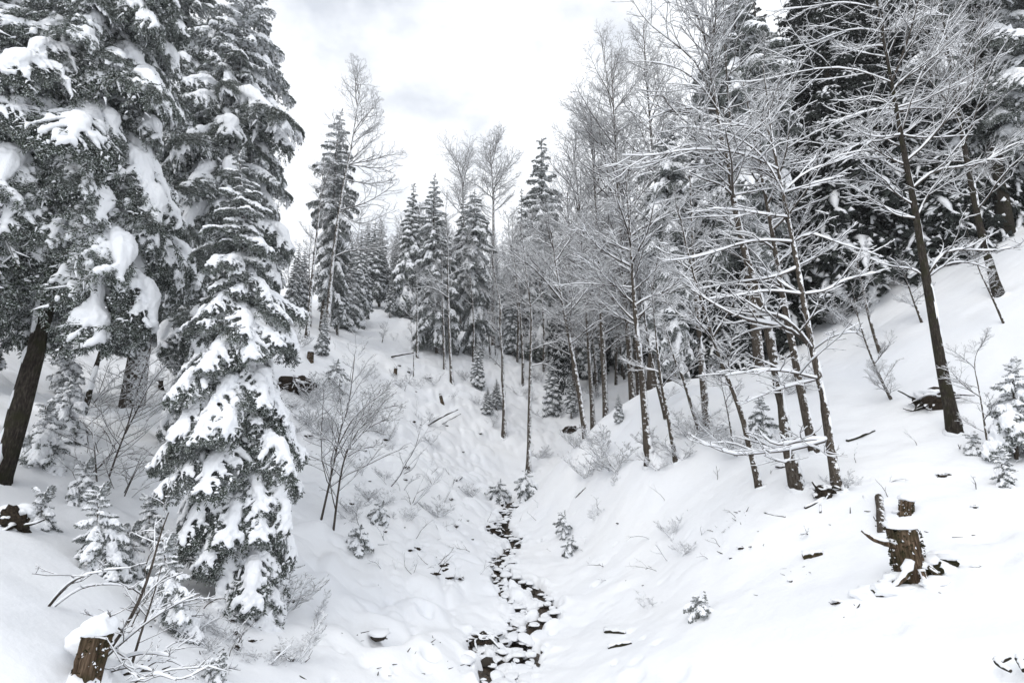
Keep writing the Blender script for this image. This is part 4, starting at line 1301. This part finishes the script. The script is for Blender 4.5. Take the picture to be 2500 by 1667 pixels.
for i, (lab, base, st) in enumerate([
    ('row of bare slanted stems under the left side of the tall pointed spruce', (350, 1010), [[(352, 1024), (380, 1005), (400, 975)], [(300, 1065), (350, 1030), (400, 990), (440, 950)], [(340, 1062), (370, 1045), (420, 1000), (460, 960)], [(385, 1085), (410, 1060), (450, 1010)]]),
    ('sheaf of thin stems fanning from the broken trunk on the left', (222, 985), [[(222, 985), (260, 950), (330, 930), (400, 915)], [(222, 985), (270, 930), (320, 890)], [(240, 960), (262, 900), (280, 850)], [(225, 990), (300, 960), (360, 960)]]),
    ('low tangle of frosted stems beside the foot of the young frosted spruce', (300, 1200), [[(300, 1200), (330, 1150), (345, 1110)], [(310, 1210), (360, 1180), (400, 1170)], [(290, 1200), (260, 1150), (250, 1100)], [(300, 1210), (340, 1130), (380, 1090)]]),
]):
    shrub(lab, base, st, 110 + i, dens=(8, 4, 3), r0=.013, snow=.35, fine=.8)
for i, (lab, px, cnt, h) in enumerate([
    ('fine dense bare thicket at the end of the snow ridge by the dark forking trunk', (1505, 1150), 8, 1.7), ('pale thicket of bare twigs hanging over the snow ridge crest', (1470, 1120), 6, 1.5),
    ('spreading twiggy bush on the ridge below the crooked slim tree', (1430, 1165), 10, 1.3), ('spiky bare bush at the foot of the curved thin tree', (1690, 1075), 10, 1.4),
    ('frosty twiggy bush at the foot of the thin mossy-footed tree', (1800, 1110), 12, 1.3), ('frosty bush on the left bank below the dark overhang', (760, 985), 12, 1.5),
    ('frosty bush left of the twin-stemmed tree, lower', (760, 1040), 10, 1.2), ('low frosty tangle above the twin-stemmed tree', (880, 1040), 12, 1.4),
    ('frosty tangle on the left bank behind the fine branches', (930, 1060), 10, 1.1), ('fan of drooping twigs at the foot of the solitary straight tree', (1315, 1120), 9, 1.1),
    ('scrubby bush with dry shoots at the right foot of the herringbone spruce', (690, 1490), 9, .9), ('dry leafy bush near the bottom, right of the tiny clumped spruce', (720, 1610), 9, .7),
    ('small dry bush on the slope below the herringbone spruce', (560, 1560), 7, .5), ('small dry tuft right of the low dark tuft spruce', (1590, 1480), 5, .45),
    ('twiggy tuft on the right bank below the slope-foot trees', (1640, 1310), 8, .75), ('small twiggy tuft on the right bank near the bent seedling', (1450, 1265), 6, .6),
    ('bare twigs poking from the right bank, middle of the slope', (1670, 1350), 6, .6), ('fine frosty thicket behind the forked white trees', (1930, 960), 12, 1.4),
    ('frosty thicket on the right slope under the dark spruces', (2040, 790), 14, 2.0), ('frosty thicket behind the leaning sapling pair', (2110, 690), 14, 2.2),
    ('bluish frosty thicket high on the right slope', (2200, 640), 12, 2.2), ('twig cluster right of the level-limbed tree at its foot', (2065, 1190), 7, .5),
]):
    shrub(lab, px, (cnt, h, 1.35), 130 + i, dens=(6, 4, 3), r0=.009, snow=.8, fine=.9)

RB_ = np.random.default_rng(515)
for nm_, n_, xr_, yr_, h_ in [('left stream bank', 16, (820, 1170), (1060, 1300), (.5, 1.0)), ('gully bank below the clearing', 18, (830, 1230), (830, 1060), (.7, 1.6)), ('left rim near the dark overhang', 12, (690, 850), (840, 1080), (.7, 1.5)), ('snow ridge', 9, (1380, 1680), (1080, 1200), (.6, 1.2)), ('lower left slope', 9, (480, 780), (1440, 1650), (.3, .6)), ('shaded gully floor', 12, (1250, 1500), (900, 1060), (.9, 1.8))]:
    for i in range(n_):
        shrub('low frosted twig bush in the scattered brush of the ' + nm_, (RB_.uniform(*xr_), RB_.uniform(*yr_)), (int(RB_.integers(4, 9)), RB_.uniform(*h_), 1.5), 2000 + i, group='frosted brush on the ' + nm_)
# ------------------------------------------------------------------ the wood behind: skyline-limited fill
SKY = np.array([(0, -400), (690, -400), (700, 420), (760, 470), (900, 540), (960, 500), (1130, 440), (1260, 470), (1345, 470), (1400, 330), (1480, 150), (1560, 40), (1640, -100), (2500, -400)], float)
RF = np.random.default_rng(9)
taken = [o.location.copy() for o in COL.objects if o.parent is None and o.get('category') in ('bare tree', 'spruce tree')]


def fill(n, xr, yr, kinds, hr, label, group, mind=1.6, cond=None):
    done = tries = 0
    while done < n and tries < n * 40:
        tries += 1
        x, y = RF.uniform(*xr), RF.uniform(*yr)
        z = float(ground(np.array([x]), np.array([y]))[0])
        if any((x - q[0]) ** 2 + (y - q[1]) ** 2 < mind ** 2 for q in taken):
            continue
        bx, by = proj((x, y, z))
        if not (-250 < bx < 2800):
            continue
        if cond and not cond(bx, by, x, y):
            continue
        H = RF.uniform(*hr)
        lim = np.interp(bx, SKY[:, 0], SKY[:, 1])
        while proj((x, y, z + H))[1] < lim and H > 2:
            H *= 0.94
        if H < 3.0:
            continue
        taken.append((x, y, z))
        k = kinds[RF.integers(len(kinds))]
        p = (x, y, z)
        if k in 'bp':
            place_far_bare(label[1], p, H, FAR_B[RF.integers(len(FAR_B)) if k == 'b' else 4], RF, group[1], RF.uniform(.85, 1.2))
        elif k == 'd':
            place_far_spruce(label[2], p, H, FAR_D[RF.integers(len(FAR_D))], RF, group[2], RF.uniform(.85, 1.15))
        else:
            place_far_spruce(label[0], p, H, FAR_S[RF.integers(len(FAR_S))], RF, group[0], RF.uniform(.8, 1.5))
        done += 1


def gl(where):
    return ['snowy spruce among the trees ' + where, 'bare snow-dusted tree among the trees ' + where, 'dark spruce among the trees ' + where], ['snowy spruces ' + where, 'bare trees ' + where, 'dark spruces ' + where]


L_, G_ = gl('of the dense wood above the right slope')
fill(52, (12, 36), (23, 44), ['d'], (20, 30), L_, G_, 2.1, lambda bx, by, x, y: 1660 < bx and by < (860 if bx < 1950 else 730))
fill(34, (12, 46), (28, 58), ['d'], (15, 24), L_, G_, 2.2, lambda bx, by, x, y: bx > 1680 and by < 780)
fill(26, (9, 40), (24, 56), ['b'], (11, 17), L_, G_, 1.4, lambda bx, by, x, y: bx > 1640 and by < 850)
L_, G_ = gl('crowding the side gully behind the ridge')
fill(70, (5, 26), (36, 74), ['b', 'p', 'p', 's', 'd'], (9, 16), L_, G_, 1.2, lambda bx, by, x, y: 1330 < bx < 1860 and by < 985)
L_, G_ = gl('standing close behind the drooping curtain spruce')
fill(26, (6, 20), (27, 42), ['b', 'd', 's'], (10, 18), L_, G_, 1.3, lambda bx, by, x, y: 1540 < bx < 1840 and by < 930)
L_, G_ = gl('on the crest at the valley head')
fill(70, (-20, 18), (58, 88), ['b', 'b', 's'], (7, 15), L_, G_, 1.5, lambda bx, by, x, y: 690 < bx < 1440 and by < 775)
fill(46, (-3, 14), (42, 70), ['b', 'p', 'p', 's'], (7, 12), L_, G_, 1.5, lambda bx, by, x, y: 1090 < bx < 1380 and by < 880)
L_, G_ = gl('behind the two huge spruces on the left bank')
fill(30, (-34, -10), (21, 52), ['s', 's', 'b', 'd'], (10, 17), L_, G_, 2.0, lambda bx, by, x, y: bx < 590 and by < 880)
fill(16, (-20, -9), (30, 56), ['b', 's'], (5, 9), ['snowy spruce among the young growth left of the skyline spruce', 'bare sapling among the young growth left of the skyline spruce', ''], ['young growth spruces left of the skyline spruce', 'young growth saplings left of the skyline spruce', ''], 1.4, lambda bx, by, x, y: 700 < bx < 860 and by < 830)

# ------------------------------------------------------------------ stumps, roots, logs, sticks, stones
def blob(rng, n=3, amp=.18, flat=1.0, seed=0):
    bm = bmesh.new()
    bmesh.ops.create_icosphere(bm, subdivisions=n, radius=1.0)
    V = np.array([v.co[:] for v in bm.verts])
    F = np.array([[v.index for v in f.verts] for f in bm.faces])
    bm.free()
    d = amp * (vnoise(V[:, 0] * 1.7 + seed, V[:, 1] * 1.7 + V[:, 2] * 2.3, seed) + .5 * vnoise(V[:, 0] * 4 + V[:, 2] * 3 + seed, V[:, 1] * 4, seed + 1))
    V = V * (1 + d)[:, None]
    V[:, 2] *= flat
    return V, F


STONES = []
for i in range(6):
    V, F = blob(RF, 2, .25, .7, i * 3)
    sm = mesh_np('stone', V, [F], [M_STONE])
    V, F = blob(RF, 3, .16, .62, i * 3 + 1)
    V = V * np.array([1.02, 1.02, 1.0])
    lo = V[:, 2] < 0
    V[lo, 2] *= .25
    V[:, 2] += .38
    cm = mesh_np('snow_cap', V, [F], [M_SNOW])
    STONES.append((sm, cm))


def stone(label, p, r, rng, group=None, cap=True):
    s, c = STONES[rng.integers(6)]
    o = thing('stone', label, 'stone', p, group, s)
    o.rotation_euler = (0, 0, rng.uniform(0, 6.28))
    o.scale = (r * rng.uniform(.8, 1.5), r * rng.uniform(.8, 1.2), r * rng.uniform(.7, 1.1))
    if cap:
        q = rng.uniform(1.05, 1.5)
        obj('snow_cap', c, o, (rng.normal(0, .15), rng.normal(0, .15), .05), (rng.normal(0, .15), rng.normal(0, .15), rng.uniform(-3, 3)), (q, q, rng.uniform(.8, 1.3)))
    return o


RS = np.random.default_rng(31)
ns = 0
for P, w in chan3:
    Ls = np.linalg.norm(np.diff(P, axis=0), axis=1).sum()
    for i in range(int(Ls * 10)):
        k = RS.uniform(0, len(P) - 1)
        q = P[int(k)] * (1 - k % 1) + P[min(int(k) + 1, len(P) - 1)] * (k % 1)
        off = RS.normal(0, w * .75)
        x, y = q[0] + off, q[1] + RS.normal(0, .08)
        z = float(ground(np.array([x]), np.array([y]))[0])
        r_ = RS.uniform(.04, .10) * (1.5 if RS.random() < .12 else 1)
        inside = abs(off) < w
        stone('snow-capped stone in the dark stream bed', (x, y, z - (.13 if inside else .05) + r_ * .35), r_, RS, 'snow-capped stones along the stream', cap=RS.random() < .88)
        ns += 1

# snow pillows lying across the channel
for i, (px, py, r_) in enumerate([(1255, 1628, .42), (1245, 1440, .26), (1300, 1462, .3), (1295, 1655, .4), (1225, 1590, .2), (1275, 1550, .2), (1230, 1660, .3), (1262, 1495, .26), (1247, 1375, .16), (1235, 1320, .15), (1180, 1570, .2), (1330, 1655, .3)]):
    p = hit(px, py)
    V, F = blob(RS, 4, .13, .5, 60 + i)
    o = thing('snow_mound', 'rounded snow mound lying in the stream channel', 'snow mound', (p[0], p[1], p[2] - .10), 'snow mounds in the stream', mesh_np('snow_mound', V, [F], [M_SNOW]))
    o.scale = (r_ * RS.uniform(1, 1.4), r_, r_ * .55)
    o.rotation_euler = (0, 0, RS.uniform(-.6, .6))


def log(label, pa, pb, r, name='log', cat='log', bark=None, snow=1.0, lift=0.0, seed=0, group=None, ends=.6):
    rng = np.random.default_rng(seed)
    a, b = hit(*pa), hit(*pb)
    if abs(b[1] - a[1]) > 3:
        b = unproj(*pb, a[1])
    a[2] += r * .3 + lift
    b[2] += r * .3 + lift
    o = thing(name, label, cat, a, group)
    P = resample(np.array([np.zeros(3), (b - a) * .5 + rng.normal(0, .08, 3) * np.linalg.norm(b - a) * .6 * np.array([1, 1, .4]), b - a]), 9)
    R = r * np.linspace(1, ends, 9)
    G = Geo()
    G.tubes(P[None], R[None], 8, 0, rough=.07, rng=rng)
    obj('wood', G.mesh('wood', [bark or M_BARK_BARE]), o)
    if snow:
        S = Geo()
        lum = 1 + .25 * rng.standard_normal(9)
        S.tubes(P[None], (R * .95 * lum)[None], 8, 0, wz=(R * .85 * lum * snow)[None], off=np.array([[[0, 0.02, 1.0]]]) * (R * .75)[None, :, None])
        obj('snow', S.mesh('snow', [M_SNOW]), o)
    return o


def lathe_stump(name, label, px, r, h, seed, tilt=(0, 0), cap=.8, Y=None, flare=1.35, ragged=.08, sink=.25, group=None, mat_=None):
    rng = np.random.default_rng(seed)
    p = ypos(*px, Y)
    root = thing(name, label, 'tree stump', p, group)
    root.rotation_euler = (tilt[0], tilt[1], 0)
    k, n = 40, 14
    a = np.linspace(0, 2 * np.pi, k, endpoint=False)
    t = np.linspace(0, 1, n)
    rad = r * (1 + (flare - 1) * (1 - t) ** 2.2)[:, None] * (1 + .09 * np.sin(a * 5 + seed)[None] * (1 - .5 * t)[:, None] + .05 * np.sin(a * 11 + seed * 2)[None] + .03 * rng.standard_normal((n, k)))
    zz_ = -sink + (h + sink) * t[:, None] + 0 * a[None]
    zz_[-1] += rng.normal(0, ragged * h, k)
    V = np.stack([rad * np.cos(a), rad * np.sin(a), zz_], -1).reshape(-1, 3)
    ii_ = np.arange(n * k).reshape(n, k)
    F = np.stack([ii_[:-1], np.roll(ii_[:-1], -1, 1), np.roll(ii_[1:], -1, 1), ii_[1:]], -1).reshape(-1, 4)
    G = Geo()
    G.add(V, F)
    G.F.append(ii_[-1][None])
    G.M.append(0)
    obj('wood', G.mesh('wood', [mat_ or M_STUMP]), root)
    # moss tufts and clinging snow crumbs on the wood
    for mt, cnt, er, nm in ((M_MOSS, 420, .085, 'moss'), (M_SNOW, 90, .075, 'snow')):
        ti, ai = rng.uniform(.25, 1, cnt), rng.uniform(0, 6.283, cnt)
        nb_ = vnoise(ai * 1.6 + seed, ti * 5 + (9 if nm == 'snow' else 0), 71)
        ok = nb_ > -.05
        ti, ai = ti[ok], ai[ok]
        C = np.stack([np.cos(ai), np.sin(ai)], 1) * (r * (1 + (flare - 1) * (1 - ti) ** 2.2) * 1.02)[:, None]
        C = np.concatenate([C, (-sink + (h + sink) * ti)[:, None]], 1)
        T4 = np.array([[1, 0, -.5], [-.5, .87, -.5], [-.5, -.87, -.5], [0, 0, .9]])
        V = C[:, None] + T4[None] * (rng.uniform(.25, 1, (len(C), 1, 1)) * r * er / .075 * .12) + rng.normal(0, r * .035, (len(C), 4, 3))
        Fq = np.array([[0, 1, 3], [1, 2, 3], [2, 0, 3], [0, 2, 1]])
        mo = obj(nm, mesh_np(nm, V.reshape(-1, 3), [(np.arange(len(C))[:, None, None] * 4 + Fq[None]).reshape(-1, 3)], [mt], smooth=False), root)
        mo['kind'] = 'stuff'
    # drift heaped round the foot, hiding the bottom edge
    V, F = blob(rng, 3, .3, .5, seed + 7)
    obj('snow_drift', mesh_np('snow_drift', V * np.array([r * 1.25, r * .9, r * .9]), [F], [M_SNOW]), root, (r * rng.uniform(-.5, .5), r * .75, -.03))
    if cap:
        V, F = blob(rng, 4, .14, 1, seed)
        V = V * np.array([r * 1.22, r * 1.18, r * cap])
        V[V[:, 2] < 0, 2] *= .35
        V[:, 2] += h + r * cap * .18
        obj('snow_cap', mesh_np('snow_cap', V, [F], [M_SNOW]), root)
    return root


def roots(parent, rng, lines, r, snow=True, mat_=None):
    for P in lines:
        P = resample(np.array(P), 8)
        R = r * rng.uniform(.7, 1.2) * np.linspace(1, .35, 8)
        G = Geo()
        G.tubes(P[None], R[None], 7, 0, rough=.12, rng=rng)
        ro = obj('root', G.mesh('root', [mat_ or M_STUMP]), parent)
        if snow:
            S = Geo()
            lum = 1 + .3 * rng.standard_normal(8)
            S.tubes(P[None], (R * 1.0 * lum)[None], 6, 0, wz=(R * .6 * lum)[None], off=np.array([[[0, 0.03, 1.0]]]) * (R * .7)[None, :, None])
            obj('snow', S.mesh('snow', [M_SNOW]), ro)


st1 = lathe_stump('tree_stump', 'near mossy stump with a tall round snow hat at the bottom left', (207, 1668), .12, .44, 201, cap=1.25, sink=.5, tilt=(0, .12), flare=1.05)
for st_, dx_, w_ in ((st1, -.15, .17),):
    V, F = blob(RS, 4, .16, .8, 77)
    obj('snow_drift', mesh_np('snow_drift', V * np.array([w_, .2, .2]), [F], [M_SNOW]), st_, (dx_, -.09, .02))
    st_.children[-2].location = (-.03, .02, -.03)
    V, F = blob(RS, 4, .12, .8, 78)
    obj('snow_drift', mesh_np('snow_drift', V * np.array([.2, .2, .17]), [F], [M_SNOW]), st_, (-.2 if dx_ < 0 else .1, .2, .3))
st3 = lathe_stump('tree_stump', 'weathered stump with mossy roots and a flat snow top on the right slope', (2226, 1412), .195, .74, 203, cap=.6, sink=.4, tilt=(.0, -.05), flare=.95, ragged=.05)
r3 = np.random.default_rng(3)
st3.children[0].scale = (1.22, .95, 1)
for q_, (dx_, dy_, w_) in enumerate([(-.34, -.12, .26), (.38, .05, .3), (.1, -.34, .2), (-.6, .1, .26), (.68, .2, .24)]):
    V, F = blob(r3, 4, .22, .55, 140 + q_)
    zq = float(ground(np.array([st3.location[0] + dx_]), np.array([st3.location[1] + dy_]))[0]) - st3.location[2]
    obj('snow_drift', mesh_np('snow_drift', V * np.array([w_ * 1.2, w_ * .8, w_ * .8]), [F], [M_SNOW]), st3, (dx_, dy_, zq + .01))
roots(st3, r3, [[(.12, -.2, .2), (.26, -.32, .05), (.36, -.3, -.12)], [(-.12, -.2, .25), (-.3, -.28, .1), (-.46, -.22, -.05)], [(0, -.24, .15), (-.02, -.36, -.15), (.02, -.42, -.4)], [(-.15, 0, .5), (-.38, .1, .55), (-.5, .2, .7)]], .065)
for q, (dx, dz, rr) in enumerate([(-.34, .06, .15), (.32, .26, .2), (.55, .24, .14), (-.28, .46, .17), (.2, 0.02, .18), (-.62, .05, .12)]):
    V, F = blob(r3, 4, .32, .95, 90 + q)
    dz = float(ground(np.array([st3.location[0] + dx]), np.array([st3.location[1] + (-.05 if dz < .4 else .25)]))[0]) - st3.location[2] + rr * .35
    so = obj('root_clump', mesh_np('root_clump', V, [F], [M_MOSS]), st3, (dx, -.05 if dz < .4 else .25, dz), (0, 0, q), (rr * .95, rr * .6, rr * .62))
    V, F = blob(r3, 3, .2, .7, 95 + q)
    V[V[:, 2] < 0, 2] *= .3
    V[:, 2] += .45
    obj('snow', mesh_np('snow', V, [F], [M_SNOW]), so, (0, .1, .1), (0, 0, 0), (1.2, 1.1, 1.1))
log('short upright snag with a snow hat behind the weathered stump', (2152, 1300), (2146, 1215), .075, 'snag', 'snag', M_BARK, 0, seed=5, ends=1.0)
log('thin slanted stick left of the snag', (2142, 1272), (2108, 1212), .03, 'stick', 'stick', M_BARK, .8, seed=6)
lathe_stump('tree_stump', 'small mossy snow-topped stump uphill of the weathered one', (2212, 1250), .12, .22, 205, cap=.9, sink=.2, tilt=(0, .2))
log('stout mossy log nub left of the weathered stump, half buried', (1962, 1362), (2008, 1352), .075, 'log', 'log', M_STUMP, .9, seed=7)
for i, (lab, a, b, r_) in enumerate([
    ('snowy fallen log on the upper right slope', (2068, 1078), (2135, 1052), .05), ('dark fallen branch running down from the level-limbed tree foot', (2040, 1195), (1965, 1242), .055),
    ('short dark stick on the slope below the mossy trunk', (1868, 1252), (1918, 1262), .025), ('half-buried branch across the clearing edge', (1080, 1035), (1125, 1010), .035),
    ('long dark half-buried log on the left bank of the gully', (1045, 1038), (1118, 1000), .07), ('log and debris at the clearing edge', (955, 872), (1010, 862), .08), ('fallen pole crossing the side gully', (1420, 970), (1480, 998), .09),
    ('fallen trunk uphill of the smooth bare trunk', (1780, 910), (1850, 870), .12), ('second fallen trunk behind the mossy trunk', (1870, 890), (1930, 870), .12),
    ('wood piece standing in for a dark shade slit under a snow ledge right of the stream, the upper of two', (1478, 1542), (1526, 1546), .05), ('wood piece standing in for a dark shade slit under a snow ledge right of the stream, the lower of two', (1486, 1582), (1542, 1570), .045),  # both added to draw the dark slits of shade under the ledges
    ('short log by the stream mouth on the left', (1180, 1565), (1225, 1548), .05), ('thin stick bridging the snow left of the stream', (1095, 1632), (1138, 1620), .016),
    ('curved stick poking out of the stream head', (1262, 1290), (1275, 1255), .02), ('stick lying at the ridge foot', (1405, 1215), (1430, 1190), .03), ('pointed dark stick at bottom right over a snow hole', (2430, 1620), (2468, 1606), .025),
    ('crossed dark stick at bottom right under the pointed one', (2432, 1612), (2468, 1640), .03), ('dark stub at the bottom right corner', (2490, 1612), (2502, 1640), .04), ('broken branch on the left slope above the herringbone spruce', (432, 1178), (470, 1145), .03),
    ('broken leaning pole with reddish wood left of the twiggy hollow', (205, 1010), (245, 860), .085), ('small stick upright on the right slope', (2003, 1252), (2003, 1232), .025),
    ('fallen snowy branch at the bottom left among the twigs', (300, 1645), (372, 1636), .03), ('second fallen snowy branch at the bottom left', (345, 1628), (368, 1600), .03), ('dark dead branch beside the hook-shaped shrub', (1000, 1215), (1040, 1245), .025), ('dead stick left of the streamhead', (1120, 1190), (1128, 1165), .05),
]):
    log(lab, a, b, r_, 'log' if r_ > .045 else 'stick', 'log' if r_ > .045 else 'stick', seed=300 + i)
lathe_stump('tree_stump', 'thin hollow stump sticking up on the gully bank', (1080, 985), .11, .6, 206, cap=.7, tilt=(0, -.25), flare=1.4, ragged=.2)
lathe_stump('tree_stump', 'reddish cut stump on the left rim above the dark overhang', (757, 878), .17, .45, 207, cap=.7, flare=1.2)
lathe_stump('tree_stump', 'small stump in the debris left of the clearing', (965, 915), .12, .5, 208, cap=.7, flare=1.4, ragged=.2)
p = hit(925, 1545)
bo = stone('snow-covered boulder in a melted hollow on the left foreground slope', (p[0], p[1], p[2] - .06), .15, RS)
bo.children[0].scale = (1.3, 1.25, 1.2)

# dark undercut below the left rim, root plate of the big dark tree
def clump(name, label, cat, px, size, seed, nroot=8, Y=None, dz=0, mat_=None, snow_k=1.0):
    rng = np.random.default_rng(seed)
    p = ypos(*px, Y)
    p[2] += dz
    root = thing(name, label, cat, p)
    V, F = blob(rng, 4, .5, 1, seed)
    obj('soil', mesh_np('soil', V * np.array(size), [F], [mat_ or M_SOIL]), root)
    V, F = blob(rng, 4, .45, 1, seed + 1)
    V[V[:, 2] < 0, 2] *= .6
    obj('snow', mesh_np('snow', V * np.array(size) * np.array([.95, 1.0, .55 * snow_k]) + np.array([0, size[1] * .3, size[2] * .62]), [F], [M_SNOW]), root)
    L = []
    for i in range(nroot):
        a = rng.uniform(math.pi * .9, math.pi * 2.1)
        d = np.array([math.cos(a) * size[0], math.sin(a) * size[1] * .9, rng.uniform(-.5, .8) * size[2]])
        d = d * rng.uniform(.7, 1.3)
        L.append([d * .4, d * 1.05 + rng.normal(0, .08, 3), d * 1.4 + rng.normal(0, .12, 3) - np.array([0, 0, .1])])
    roots(root, rng, L, .05, True, M_BARK_BARE)


clump('root_plate', 'upturned dark root plate behind the foot of the big dark tree', 'root plate', (2285, 990), (.5, .35, .36), 41, 22, dz=.05)
clump('dark_overhang', 'dark earth undercut with hanging roots below the left rim', 'earth bank', (722, 950), (.75, .6, .5), 42, 12, dz=.05)
clump('mossy_bank', 'dark mossy lump of roots heaped with snow at the left edge below the leaning trunk', 'earth bank', (30, 1285), (.24, .2, .26), 48, 9, dz=.0)
clump('root_tangle', 'dark root tangle at the foot of the gully trunk', 'root tangle', (1398, 1052), (.55, .4, .3), 43, 14, dz=.0)
clump('root_tangle', 'dark roots under the level-limbed tree', 'root tangle', (2020, 1205), (.28, .2, .16), 44, 8, dz=.02)
clump('root_tangle', 'dark roots among thick snow in the twiggy hollow, left of the tall pointed spruce', 'root tangle', (425, 945), (.5, .4, .5), 45, 6, dz=.1)
RC = np.random.default_rng(66)
for nm_, n_, xr_, yr_ in [('left stream bank', 26, (820, 1180), (1080, 1420)), ('right slope', 12, (1420, 2400), (1120, 1480)), ('left rim', 10, (690, 900), (880, 1080)), ('gully bank', 12, (900, 1220), (880, 1080)), ('lower left slope', 8, (450, 760), (1450, 1640))]:
    for i in range(n_):
        pp = hit(RC.uniform(*xr_), RC.uniform(*yr_))
        k_ = RC.uniform(.03, .09) * (pp[1] / 16) ** .6
        V, F = blob(RC, 3, .6, .9, i * 3 + 200)
        eo = thing('earth_shade_lump', 'small dark lump standing in for the shade under a snow ledge of the ' + nm_, 'shade lump', pp - np.array([0, .02, k_ * .25]), 'shade lumps on the ' + nm_, mesh_np('earth_shade_lump', V * np.array([k_ * RC.uniform(1, 2.4), k_, k_ * .7]), [F], [M_SOIL]))  # soil-coloured lumps put in for the shaded openings under snow ledges
        V, F = blob(RC, 3, .3, .6, i * 3 + 201)
        obj('snow', mesh_np('snow', V * np.array([k_ * RC.uniform(1.4, 2.6), k_ * 1.3, k_ * .7]), [F], [M_SNOW]), eo, (RC.normal(0, k_ * .3), k_ * .55, k_ * .5))

clump('earth_shade_lump', 'dark mossy bank patch at the stream mouth on the left', 'earth bank', (1178, 1560), (.26, .2, .12), 46, 8, dz=0)
clump('earth_shade_lump', 'dark bank notch where the streamlets join near the top', 'earth bank', (1205, 1293), (.35, .3, .16), 47, 6, dz=-.02)

# loose litter: bits of bark, seeds and twig ends lying on the snow
RL = np.random.default_rng(8)
G = Geo()
cs = []
for i in range(50):
    a, b = RL.uniform(650, 1250), RL.uniform(1120, 1660)
    if i % 2:
        a, b = RL.uniform(1300, 2350), RL.uniform(1220, 1500)
    if i % 9 == 0:
        a, b = RL.uniform(300, 700), RL.uniform(1540, 1660)
    c = hit(a, b)
    for j in range(RL.integers(1, 7)):
        x, y = c[0] + RL.normal(0, .18), c[1] + RL.normal(0, .22)
        cs.append((x, y))
cs = np.array(cs)
zc = ground(cs[:, 0], cs[:, 1])
d = nrm(np.stack([RL.normal(0, 1, len(cs)), RL.normal(0, 1, len(cs)), np.abs(RL.normal(.25, .5, len(cs)))], 1))
ln = RL.uniform(.03, .16, len(cs))[:, None, None]
P = np.stack([cs[:, 0], cs[:, 1], zc - .01], 1)[:, None] + d[:, None] * ln * np.linspace(-.3, 1, 3)[None, :, None]
G.tubes(P, np.repeat(RL.uniform(.004, .013, (len(cs), 1)), 3, 1) * np.array([[1, .9, .5]]), 4)
lo = obj('forest_litter', G.mesh('forest_litter', [M_BARK_BARE]))
lo['kind'] = 'stuff'
lo['label'] = 'dark twig ends and bark bits scattered over the snow'
# ------------------------------------------------------------------ twigs poking through the snow
RT = np.random.default_rng(404)


def twig(label, px, rng, group, size=.5, sn=1.0):
    b = hit(*px)
    o = thing('twig', label, 'twig', b, group)
    az = rng.uniform(0, 6.28)
    d = nrm(np.array([math.cos(az), math.sin(az) * .6, rng.uniform(.15, 1.3)]))
    Q = [np.array([0, 0, -.06])]
    for _ in range(7):
        d = nrm(d + rng.normal(0, .16, 3) - np.array([0, 0, .04]))
        Q.append(Q[-1] + d * size / 7)
    W, S = Geo(), Geo()
    P = np.array(Q)[None]
    R = (rng.uniform(.005, .012) * np.linspace(1, .3, 8))[None]
    W.tubes(P, R, 5, 0)
    A, RA = kids(P, R, int(rng.integers(1, 6)), .2, .95, 45, .5, rng, 5, .15, .03)
    W.tubes(A, RA, 4, 0)
    B_, RB = kids(A, RA, 2, .2, .95, 42, .5, rng, 3, .15, .02)
    W.tubes(B_, RB, 3, 0)
    if sn:
        snow_on(S, P, R, .006, .018, rng)
        snow_on(S, A, RA, .004, .012, rng)
    obj('wood', W.mesh('wood', [M_TWIG]), o)
    if sn:
        obj('snow', S.mesh('snow', [M_SNOW]), o)


for lab, grp, n_, xr, yr, sz in [
    ('thin twig poking out of the snow on the left stream bank', 'twigs on the left stream bank', 46, (880, 1190), (1130, 1420), (.35, 1.0)),
    ('thin twig poking out of the snow on the left foreground slope', 'twigs on the left foreground slope', 34, (300, 760), (1440, 1660), (.25, .6)),
    ('thin twig poking out of the snow on the right stream bank', 'twigs on the right stream bank', 34, (1290, 1800), (1130, 1420), (.3, .9)),
    ('thin twig poking out of the snow on the open right slope', 'twigs on the open right slope', 16, (1850, 2480), (1080, 1330), (.2, .6)),
    ('thin twig poking out of the snow in the twiggy hollow at left', 'twigs in the twiggy hollow at left', 70, (190, 470), (880, 1180), (.6, 1.8)),
    ('thin twig poking out of the snow on the gully bank', 'twigs on the gully bank', 26, (800, 1200), (840, 1080), (.6, 1.6)),
]:
    for i in range(n_):
        twig(lab, (RT.uniform(*xr), RT.uniform(*yr)), RT, grp, RT.uniform(*sz), 0 if 'hollow' in lab or RT.random() < .4 else 1)

HAZE = 0.0007
if HAZE:
    hv = np.array([[x, y, z] for z in (-9.0, 75.0) for y in (-12.0, 165.0) for x in (-330.0, 330.0)])
    hf_ = np.array([[0, 2, 3, 1], [4, 5, 7, 6], [0, 1, 5, 4], [2, 6, 7, 3], [0, 4, 6, 2], [1, 3, 7, 5]])
    mh = bpy.data.materials.new('haze_air')
    mh.use_nodes = True
    mh.node_tree.nodes.clear()
    ho_ = mh.node_tree.nodes.new('ShaderNodeOutputMaterial')
    hp_ = mh.node_tree.nodes.new('ShaderNodeVolumePrincipled')
    hp_.inputs['Color'].default_value = (.93, .95, .97, 1)
    hp_.inputs['Density'].default_value = HAZE
    mh.node_tree.links.new(hp_.outputs['Volume'], ho_.inputs['Volume'])
    hz = obj('haze', mesh_np('haze', hv, [hf_], [mh], smooth=False))
    hz['kind'] = 'stuff'
